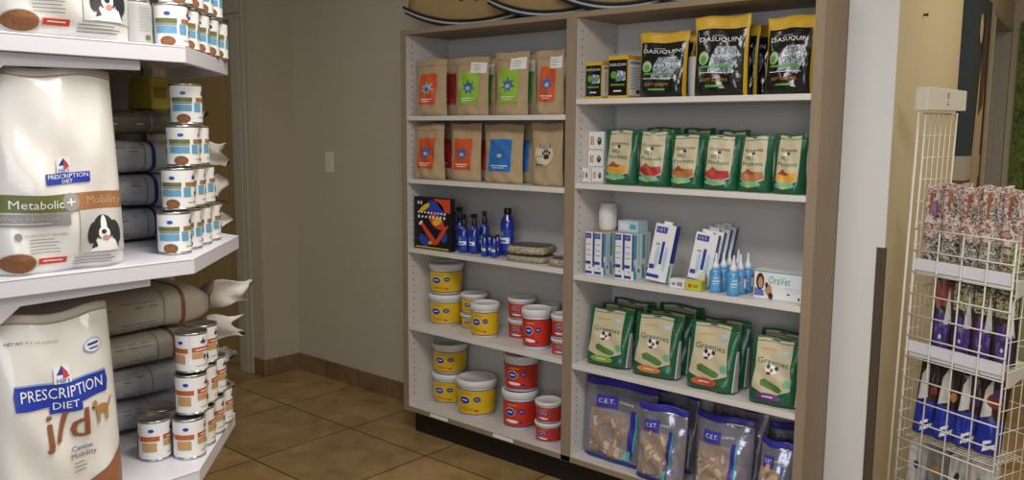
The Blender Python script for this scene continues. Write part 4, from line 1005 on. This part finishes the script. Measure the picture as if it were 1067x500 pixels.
# yellow package at the back
t = thing('yellow_package', 'yellow package on the olive bag behind the topmost can of the pyramid', 'package', (.80, -1.628, 1.5495), (0, 0, .1))
MB().hexa([(-.06, -.028, 0), (.06, -.028, 0), (.06, .028, 0), (-.06, .028, 0), (-.05, -.024, .088), (.05, -.024, .088), (.05, .026, .088), (-.05, .026, .088)], mat('yellow_film', (.42, .34, .03), .4)).build('package_body', t, .006)
MB().box(.0535, .0565, -.018, .018, .03, .06, mat('dark_yellow_print', (.25, .18, .02), .5)).build('package_label', t)

# ------------------------------------------------------------------ cans
def can_proto(kind):
    t = thing('food_can', '', 'can')
    R_, H_ = .0375, .100
    MB().lathe([(R_*.97, 0), (R_*1.02, .001), (R_*1.02, .004), (R_*.985, .005), (R_*.985, H_-.005), (R_*1.02, H_-.004), (R_*1.02, H_-.0005), (R_*.96, H_), (R_*.93, H_-.004), (.001, H_-.004)], TINW, 32).build('tin', t)
    fn = drum(R_*.99, R_*.99, H_-.012, .006); h = H_-.012
    mb = MB(); P = Print(mb, fn, R_*6.2, h, .0006)
    LW = PAPERW
    mb.grid(lambda i, j: P.P(i, j, 0), 40, 2, LW)
    for s in (0, .5):     # the print repeats on both halves of the label
        A = lambda a: s+a*.5
        P.oval(A(.28), .80, .035, .055, HB, 1, 14); P.oval(A(.28), .88, .012, .035, REDP, 1, 8); P.oval(A(.80), .80, .03, .05, HB, 1, 12)
        if kind == 'g':       # the plain grey back of the label turned outwards
            P.rect(A(.02), .03, A(.98), .97, mat('silver_grey_label', (.42, .42, .42), .5), 3, 8); P.lines(A(.2), A(.5), .86, 9, .07, GREYINK, 4, .012); P.rect(A(.3), .08, A(.42), .2, OLV, 4, 2)
            continue
        if kind == 'm':
            P.rect(A(.06), .56, A(.46), .68, BRB if s else mat('salmon_band', (.48, .20, .09), .45), 1, 6); P.rect(A(.54), .56, A(.98), .68, OLV, 1, 6)
            P.rect(A(.02), .28, A(.18), .54, mat('sky_blue_print', (.12, .33, .50), .45), 1, 3); P.rect(A(.56), .30, A(.97), .48, mat('sky_blue_print', (.12, .33, .50), .45), 1, 6)
            P.oval(A(.80), .10, .07, .13, BROWN, 2, 14); P.rect(A(.56), .50, A(.97), .55, GRB, 1, 4)
        else:
            P.rect(A(.03), .52, A(.50), .66, mat('rust_band', (.46, .11, .035), .45), 1, 6); P.rect(A(.54), .50, A(.96), .64, mat('rust_band', (.46, .11, .035), .45), 1, 6)
            P.rect(A(.03), .33, A(.28), .50, mat('tan_can_print', (.50, .30, .12), .5), 1, 3); P.rect(A(.60), .2, A(.9), .46, mat('tan_can_print', (.50, .30, .12), .5), 1, 3)
            P.rect(A(.1), .57, A(.4), .60, WINK, 2, 3)
        # two dogs
        for da in (0, .09):
            P.oval(A(.31+da), .36, .016, .085, INK, 2, 10); P.oval(A(.33+da), .30, .013, .07, WINK if da == 0 else INK, 3, 8); P.oval(A(.325+da), .42, .005, .035, WINK, 4, 8)
        P.rect(A(.1), .12, A(.4), .14, GREYINK, 1, 2)
    mb.build('paper_label', t, keep=1)
    return t
CM, CJ, CG = can_proto('m'), can_proto('j'), can_proto('g'); first = {}
def can(kind, x, y, z, spin, label, grp):
    pr = {'m': CM, 'j': CJ, 'g': CG}[kind]
    if kind not in first: first[kind] = 1; o = pr; o.location = (x, y, z); o.rotation_euler = (0, 0, spin)
    else: o = dup(pr, (x, y, z), (0, 0, spin))
    o['label'] = label; o['group'] = grp
    return o
DIR = Vector((-.69, .72, 0)).normalized()
ST = .082
SP = math.radians(47+38)
R = random.Random(12)
ordw = ['nearest the camera', 'second', 'third', 'fourth', 'fifth']
# middle shelf pyramid
P0 = Vector((1.158, -1.757, 0))
MR = [(4, 0, 'bottom row'), (3, .042, 'second row up'), (2, .088, 'third row up'), (1, .125, 'top')]
for r, (n, sh, nm) in enumerate(MR):
    for i in range(n):
        p = P0+DIR*(ST*i+sh)
        lb = 'green banded can, middle gondola shelf, ' + ('alone on top of the pyramid' if r == 3 else '%s, %s' % (nm, ordw[i] if i == 0 else ordw[i]+' from the camera'))
        can('m', p.x, p.y, 1.205+.1015*r, SP+R.uniform(-.15, .15)+(0 if i == 0 else .15), lb, 'white cans on the middle gondola shelf')
# lowest shelf
P1 = at(196, 478, z=.70); P1 = Vector((1.165, -1.745, 0))
JR = [(4, 0, 'bottom row'), (3, .03, 'middle row'), (2, .045, 'top row')]
for r, (n, sh, nm) in enumerate(JR):
    for i in range(n):
        p = P1+DIR*(ST*i+sh)
        can('j', p.x, p.y, .70+.1015*r, SP+R.uniform(-.2, .2)+(math.pi*.8 if r == 2 and i == 0 else 0), 'rust banded can, lowest gondola shelf, %s of the stack, %s' % (nm, ordw[i] if i == 0 else ordw[i]+' from the camera'), 'white and rust cans on the lowest gondola shelf')
can('j', P1.x-.052, P1.y-.062, .70, SP+.05, 'white and rust can standing in front of the stack, beside the bag with brown letters', 'white and rust cans on the lowest gondola shelf')
can('j', P1.x-.115, P1.y+.012-.02, .70, SP+.3, 'white and rust can half hidden at the back, against the lying bags', 'white and rust cans on the lowest gondola shelf')
# top shelf
P2 = Vector((1.175, -1.752, 0))
for i in range(5):
    p = P2+DIR*ST*.93*i*1.0 if 0 else P2+DIR*ST*i
    can('m', p.x, p.y, 1.682, SP+(.0 if i == 0 else .55)+R.uniform(-.1, .1), 'white can with green band on the topmost gondola shelf, %s' % ('front one at the shelf corner' if i == 0 else ordw[i]+' from the camera'), 'white cans on the topmost gondola shelf')
for i in range(4):
    p = P2+DIR*(ST*i+.04)
    can('m', p.x, p.y, 1.7835, SP+R.uniform(-.1, .1)+.5, 'white can stacked at the upper frame edge, %s of the upper row' % ordw[i], 'white cans on the topmost gondola shelf')
can('g', P2.x-.012, P2.y-.083, 1.682, SP+2.5, 'can turned to its grey white back beside the bag on the topmost gondola shelf', 'white cans on the topmost gondola shelf')
can('m', P2.x-.095, P2.y-.06, 1.682, SP+1.5, 'can behind the turned can on the topmost gondola shelf, mostly hidden by the bag', 'white cans on the topmost gondola shelf')

# ================================================================== WIRE RACK ON THE RIGHT
WIRE = mat('white_coated_wire', (.62, .60, .54), .4)
RW, RDp = .325, .17
FL = at(952, 240, z=1.185)
FL = Vector((2.262, .20, 0))
rang = math.atan2(-.337, .94)
rack = thing('wire_rack', 'white wire display rack against the tan wall, turned slightly to the left', 'display rack', (FL.x, FL.y, 0), (0, .02, rang))
def wires(name, segs, r=.0023):
    m = MB()
    for s in segs: m.tube(s, r, WIRE, 6)
    return m.build(name, rack)
CH = .071; ZT_R = 1.195
m = MB()
for k in range(5): m.tube([(RW*k/4, 0, .06), (RW*k/4, 0, ZT_R)], .0032 if k in (0, 4) else .0026, WIRE, 6)
for k in range(16): m.tube([(-.004, -.004, ZT_R-CH*k), (RW+.004, -.004, ZT_R-CH*k)], .0026, WIRE, 6)
m.build('front_grid', rack)
m = MB()
for k in range(7): m.tube([(-.012, .012+RDp*k/6*.95, .02), (-.012, .012+RDp*k/6*.95, 1.568)], .0034 if k in (0, 6) else .0018, WIRE, 6)
for k in range(22): m.tube([(-.015, .008, 1.565-CH*k), (-.015, RDp+.008, 1.565-CH*k)], .0030, WIRE, 6)
m.tube([(-.02, -.012, .0), (-.02, -.012, 1.568)], .0042, WIRE, 8)
m.build('side_grid', rack)
m = MB()
for k in range(5): m.tube([(RW+.006, .01+RDp*k/4, .02), (RW+.006, .01+RDp*k/4, ZT_R-.02)], .0016, WIRE, 6)
for k in range(16): m.tube([(RW+.006, 0, ZT_R-.02-CH*k), (RW+.006, RDp+.01, ZT_R-.02-CH*k)], .0016, WIRE, 6)
m.build('side_grid', rack)
m = MB()
for k in range(9): m.tube([(RW*k/8, RDp+.012, .02), (RW*k/8, RDp+.012, 1.12)], .0016, WIRE, 6)
for k in range(12): m.tube([(-.01, RDp+.012, 1.12-CH*1.3*k), (RW+.006, RDp+.012, 1.12-CH*1.3*k)], .0016, WIRE, 6)
m.build('back_grid', rack)
RS = [1.075, .800, .500, .20]
for i, z in enumerate(RS):
    m = MB()
    if i < 2:
        m.box(.002, RW-.002, .006, RDp, z-.004, z, WIRE)
        m.box(.002, RW-.002, .004, .010, z-.016, z+.022, GMETAL).box(.002, RW-.002, .010, .016, z-.03, z-.012, GMETAL)
    else:
        for k in range(9): m.tube([(.004, .01+(RDp-.02)*k/8, z-.002), (RW-.004, .01+(RDp-.02)*k/8, z-.002)], .0018, WIRE, 6)
        for k in range(3): m.tube([(.02+(RW-.04)*k/2, .008, z-.0055), (.02+(RW-.04)*k/2, RDp-.008, z-.0055)], .0018, WIRE, 6)
    m.build('rack_shelf', rack, .0008 if i < 2 else 0)
    if i < 2: MB().prism([(.0, z), (.13, z+.012), (.13, z-.01), (.01, z-.05)], RW+.009, RW+.014, WIRE, 'x').build('shelf_bracket', rack)
# sign on top
t = thing('sign_holder', 'white card sign holder clipped to the top of the wire rack', 'sign holder', (FL.x, FL.y, 0), (0, 0, rang))
SGN = mat('cream_sign_card', (.60, .57, .49), .5)
MB().hexa([(-.002, -.016, 1.574), (.042, -.016, 1.574), (.065, .150, 1.574), (.018, .150, 1.574), (-.002, -.016, 1.648), (.042, -.016, 1.648), (.065, .150, 1.638), (.018, .150, 1.638)], SGN).build('holder_box', t, .002)
mb = MB()
sf = lambda X, Z, off: (.042+.023*X/.166+off, -.016+X, 1.574+Z)
P = Print(mb, lambda X, Z, off: sf(X+.083, Z, off), .166, .075, .0008)
P.rect(.50, .50, .54, .76, GREYINK, 0, 2); P.rect(.49, .22, .55, .30, GREYINK, 0, 2); P.rect(.51, .36, .54, .40, GREYINK, 0, 2); mb.build('sign_print', t, keep=1)
# bags in the rack
def rloc(x, y, z):
    x += .02*z; v = Matrix.Rotation(rang, 3, 'Z') @ Vector((x, y, 0)); return (FL.x+v.x, FL.y+v.y, z)
CF = mottled('rust_and_pale_print', [(.50, .46, .43), (.25, .075, .03), (.42, .33, .29), (.56, .52, .50), (.16, .05, .03), (.36, .24, .18)], 34, .3, 3, 1.2, .25)
CF2 = mottled('speckled_yellow_green_print', [(.35, .33, .16), (.06, .05, .03), (.40, .38, .22), (.12, .09, .05)], 45, .35, 3, 1, .2)
CF3 = mottled('black_white_print', [(.05, .045, .04), (.42, .40, .36), (.10, .08, .06), (.30, .27, .2)], 38, .35, 3, 1, .2)
RUSTD = mat('dark_rust_print', (.26, .075, .03), .45)
n5 = ['leftmost', 'second from the left', 'in the middle', 'second from the right', 'at the right end']
for i in range(5):
    pouch('rust_treat_bag', 'pale and rust patterned treat bag on the rack\'s top shelf, %s' % n5[i], 'treat bag', .080, .262+(i % 2)*.006, .034, CF,
        lambda t, fn, w, h, i=i: (lambda a: (a[1].rect(.08, .02, .92, .34, CF3 if i < 4 else CF2, 0), a[1].oval(.35, .70, .14, .10, mat('purple_dot_print', (.18, .10, .2), .5) if i == 0 else CF3, 1), a[1].poly([(.15, .9), (.30, .93), (.22, .7), (.14, .6)], RUSTD, 1), a[1].poly([(.70, .6), (.92, .60), (.9, .34), (.66, .34)], RUSTD, 1), a[2]()))(art('printed_front', fn, w, h, t)),
        rloc(.032+i*.0645, .062, RS[0]), (0, 0, rang+.70), 'rust patterned bags on the top shelf of the rack', .1, p=3, k=1.6, wr=.004, seed=130+i)
DKF = mat('dark_brown_film', (.035, .022, .016), .25, bump=.2, bscale=30); VIO = mat('violet_film_print', (.06, .03, .17), .35); RST = mat('rust_film_print', (.20, .03, .02), .4)
for i in range(5):
    def a_(t, fn, w, h, i=i):
        mb, P, done = art('printed_front', fn, w, h, t)
        P.rect(.15, .02, .85, .52, VIO, 0); P.poly([(.55, .38), (.9, .38), (.72, .9)], PIC, 1); P.rect(.05, .62, .95, .97, CF2 if i > 1 else RST, 0); P.oval(.42, .2, .07, .03, LBL, 1, 8); P.oval(.42, .36, .09, .04, mat('dim_violet_print', (.13, .08, .26), .4), 1, 10)
        done()
    if i == 0:
        pouch('blue_treat_bag', 'dark bag with bright blue base on the rack\'s middle shelf, left corner', 'treat bag', .05, .21, .03, DKF,
            lambda t, fn, w, h: (lambda a: (a[1].rect(.05, .02, .95, .3, BLU, 0), a[1].rect(.1, .32, .9, .9, RST, 0), a[2]()))(art('printed_front', fn, w, h, t)), rloc(.035, .125, RS[1]), (0, 0, rang), 'bags on the middle shelf of the rack', .08, p=3, seed=140)
    else:
        pouch('violet_treat_bag', 'dark bag with violet base and pale triangle on the rack\'s middle shelf, %s' % ['', 'leftmost', 'second', 'third', 'rightmost'][i], 'treat bag', .066, .235, .034, DKF, a_,
            rloc(.020+i*.068, .05, RS[1]), (0, 0, rang+.45), 'bags on the middle shelf of the rack', .08, p=3, k=1.6, wr=.003, seed=141+i)
CB = mat('cobalt_film_print', (.015, .035, .33), .3)
for i in range(4):
    def a_(t, fn, w, h, i=i):
        mb, P, done = art('printed_front', fn, w, h, t)
        P.rect(.05, .01, .95, .45, CB, 0); P.poly([(.05, .45), (.45, .5), (.35, .95), (.1, .8)], PIC, 1); P.poly([(.3, .04), (.75, .12), (.8, .18), (.32, .1)], WINK, 1); P.poly([(.3, .12), (.6, .18), (.6, .22), (.3, .17)], WINK, 1)
        if i == 3: P.oval(.5, .68, .3, .09, RST, 2); P.oval(.6, .78, .2, .06, VIO, 3)
        else: P.oval(.65, .6, .15, .06, (RST, BB, VIO)[i], 2)
        done()
    pouch('cobalt_treat_bag', 'brown bag with cobalt blue base on the rack\'s lower shelf, %s' % ['leftmost', 'second from the left', 'third from the left', 'rightmost'][i], 'treat bag', .074, .255, .034, DKF, a_,
        rloc(.048+i*.072, .06, RS[2]+.001), (0, .07, rang+.5), 'cobalt based bags in the rack', .07, p=3, k=1.6, wr=.004, seed=150+i)
WCR = mat('crumpled_white_film', (.45, .44, .41), .35, bump=.5, bscale=20)
for i in range(4):
    def a_(t, fn, w, h, i=i):
        mb, P, done = art('printed_front', fn, w, h, t)
        P.oval(.3, .7, .12, .05, (NAVY, BB, INK, DGR)[i], 1); P.poly([(.5, .1), (.9, .15), (.85, .5), (.6, .4)], (CF, CF3, DKF, CF)[i], 1); P.oval(.4, .2, .2, .08, (BB, BB, DGR, MINT)[i], 1)
        done()
    pouch('crumpled_bag', 'crumpled pale bag with dark print on the rack\'s bottom shelf, %s' % ['leftmost', 'second from the left', 'third from the left', 'rightmost'][i], 'treat bag', .080, .27+.01*(i % 2), .036, WCR if i != 1 else mat('crumpled_grey_film', (.16, .16, .15), .35, bump=.5, bscale=20), a_,
        rloc(.040+i*.0725, .062, RS[3]+.001), (0, .04, rang+.7), 'crumpled bags in the rack', .07, p=2.6, k=1.6, wr=.009, seed=160+i)

# ================================================================== WALL PICTURES, FAR FURNITURE
def wp(s, off, z): p = wall_pt(s, off); return (p.x, p.y, z)
wang = math.atan2(WDY, WDX)
CS0, CS1 = 1.17, 1.72; CZ0, CZ1 = 1.02, 2.14; CTH = .055
pc = wall_pt(CS0, .0)
t = thing('canvas_picture', 'tall dark teal canvas picture with a fawn figure, hung left of the doorway', 'picture', (pc.x, pc.y, CZ0), (0, 0, wang))
CW, CHh = CS1-CS0, CZ1-CZ0
TL_ = mat('dark_teal_canvas', (.018, .032, .042), .6); LIN = mat('pale_linen_print', (.36, .31, .27), .7); BR1 = mat('brown_stripe_print', (.13, .06, .025), .7); BR2 = mat('dark_stripe_print', (.03, .025, .025), .7); FUR = mat('fawn_fur_print', (.42, .31, .20), .7)
m = MB().box(0, CW, -CTH, 0, 0, CHh, TL_)
zz = 0
for h0, h1, mm in ((0, .06, BR2), (.06, .14, BR1), (.14, .20, BR2), (.20, .27, BR1), (.27, .38, LIN)):
    m.box(-.001, CW+.001, -CTH-.001, -.001, h0, h1, mm)
m.build('canvas', t)
mb = MB(); P = Print(mb, lambda X, Z, off: (X+CW/2, -CTH-off, Z), CW, CHh, .002)
P.poly([(.30, .0), (.32, .35), (.42, .62), (.55, .82), (.75, .80), (.82, .5), (.78, .2), (.8, 0)], FUR, 0); P.poly([(.5, .5), (.75, .55), (.8, .9), (.6, .95), (.5, .8)], mat('dark_brown_print', (.07, .035, .015), .7), 1)
P.oval(.35, .86, .1, .06, LIN, 1); P.oval(.5, .30, .12, .2, LIN, 1); P.poly([(.86, .1), (.98, .1), (.98, .6), (.9, .7)], BR1, 1)
mb.build('figure_print', t, keep=1)
# green picture on the far wall
t = thing('green_picture', 'green leafy picture on the far wall at the right edge of the photo', 'picture', (WE.x+.045, WE.y+.05, 1.05))
LEAF = mottled('green_foliage_print', [(.05, .09, .015), (.14, .20, .03), (.08, .13, .02), (.22, .27, .05), (.10, .16, .03)], 18, .6, 4, .8)
MB().box(0, .75, -.035, 0, 0, 1.17, LEAF).build('canvas', t)
mb = MB(); P = Print(mb, lambda X, Z, off: (X+.375, -.035-off, Z), .75, 1.17, .002); P.poly([(.12, .0), (.10, .4), (.2, .52), (.3, .3), (.3, 0)], mat('dark_trunk_print', (.05, .03, .015), .7), 0); P.oval(.6, .3, .15, .2, FUR, 0); mb.build('figure_print', t, keep=1)
# low wooden cabinet under it
GW = wood('golden_wood', (.30, .185, .06), (.38, .25, .09), .45)
t = thing('low_cabinet', 'low golden wood cabinet with a brown top, seen through the rack\'s right side', 'cabinet', (2.75, 2.5, 0))
MB().box(0, 1.2, 0, .45, .06, .70, GW).build('cabinet_body', t, .003)
MB().box(-.02, 1.22, -.02, .46, .70, .735, mat('dark_brown_top', (.11, .06, .03), .4)).build('cabinet_top', t, .003)
MB().box(.01, 1.19, .03, .43, 0, .06, BLACK).build('cabinet_plinth', t)
for x0 in (.01, .61): 
    o = MB().box(x0, x0+.58, -.016, 0, .08, .69, GW).build('cabinet_door', t, .003); MB().tube([(x0+.29, -.03, .55), (x0+.29, -.03, .65)], .005, TINW).build('handle', o)

# ================================================================== rest everything a hair above what carries it
bpy.context.view_layer.update()
for o in list(bpy.data.objects):
    if o.parent is None and o.type == 'EMPTY' and o.name.split('.')[0] not in ('shelving_unit', 'gondola_shelving', 'wire_rack', 'light_switch', 'canvas_picture', 'green_picture', 'sign_holder', 'low_cabinet'):
        zs = [(o.matrix_world @ v.co).z for c in ALLKIDS(o) if c.type == 'MESH' for v in c.data.vertices] if not o.get('_') else []
        if zs: o.location.z += max(0, o.location.z - min(zs)) + .0008
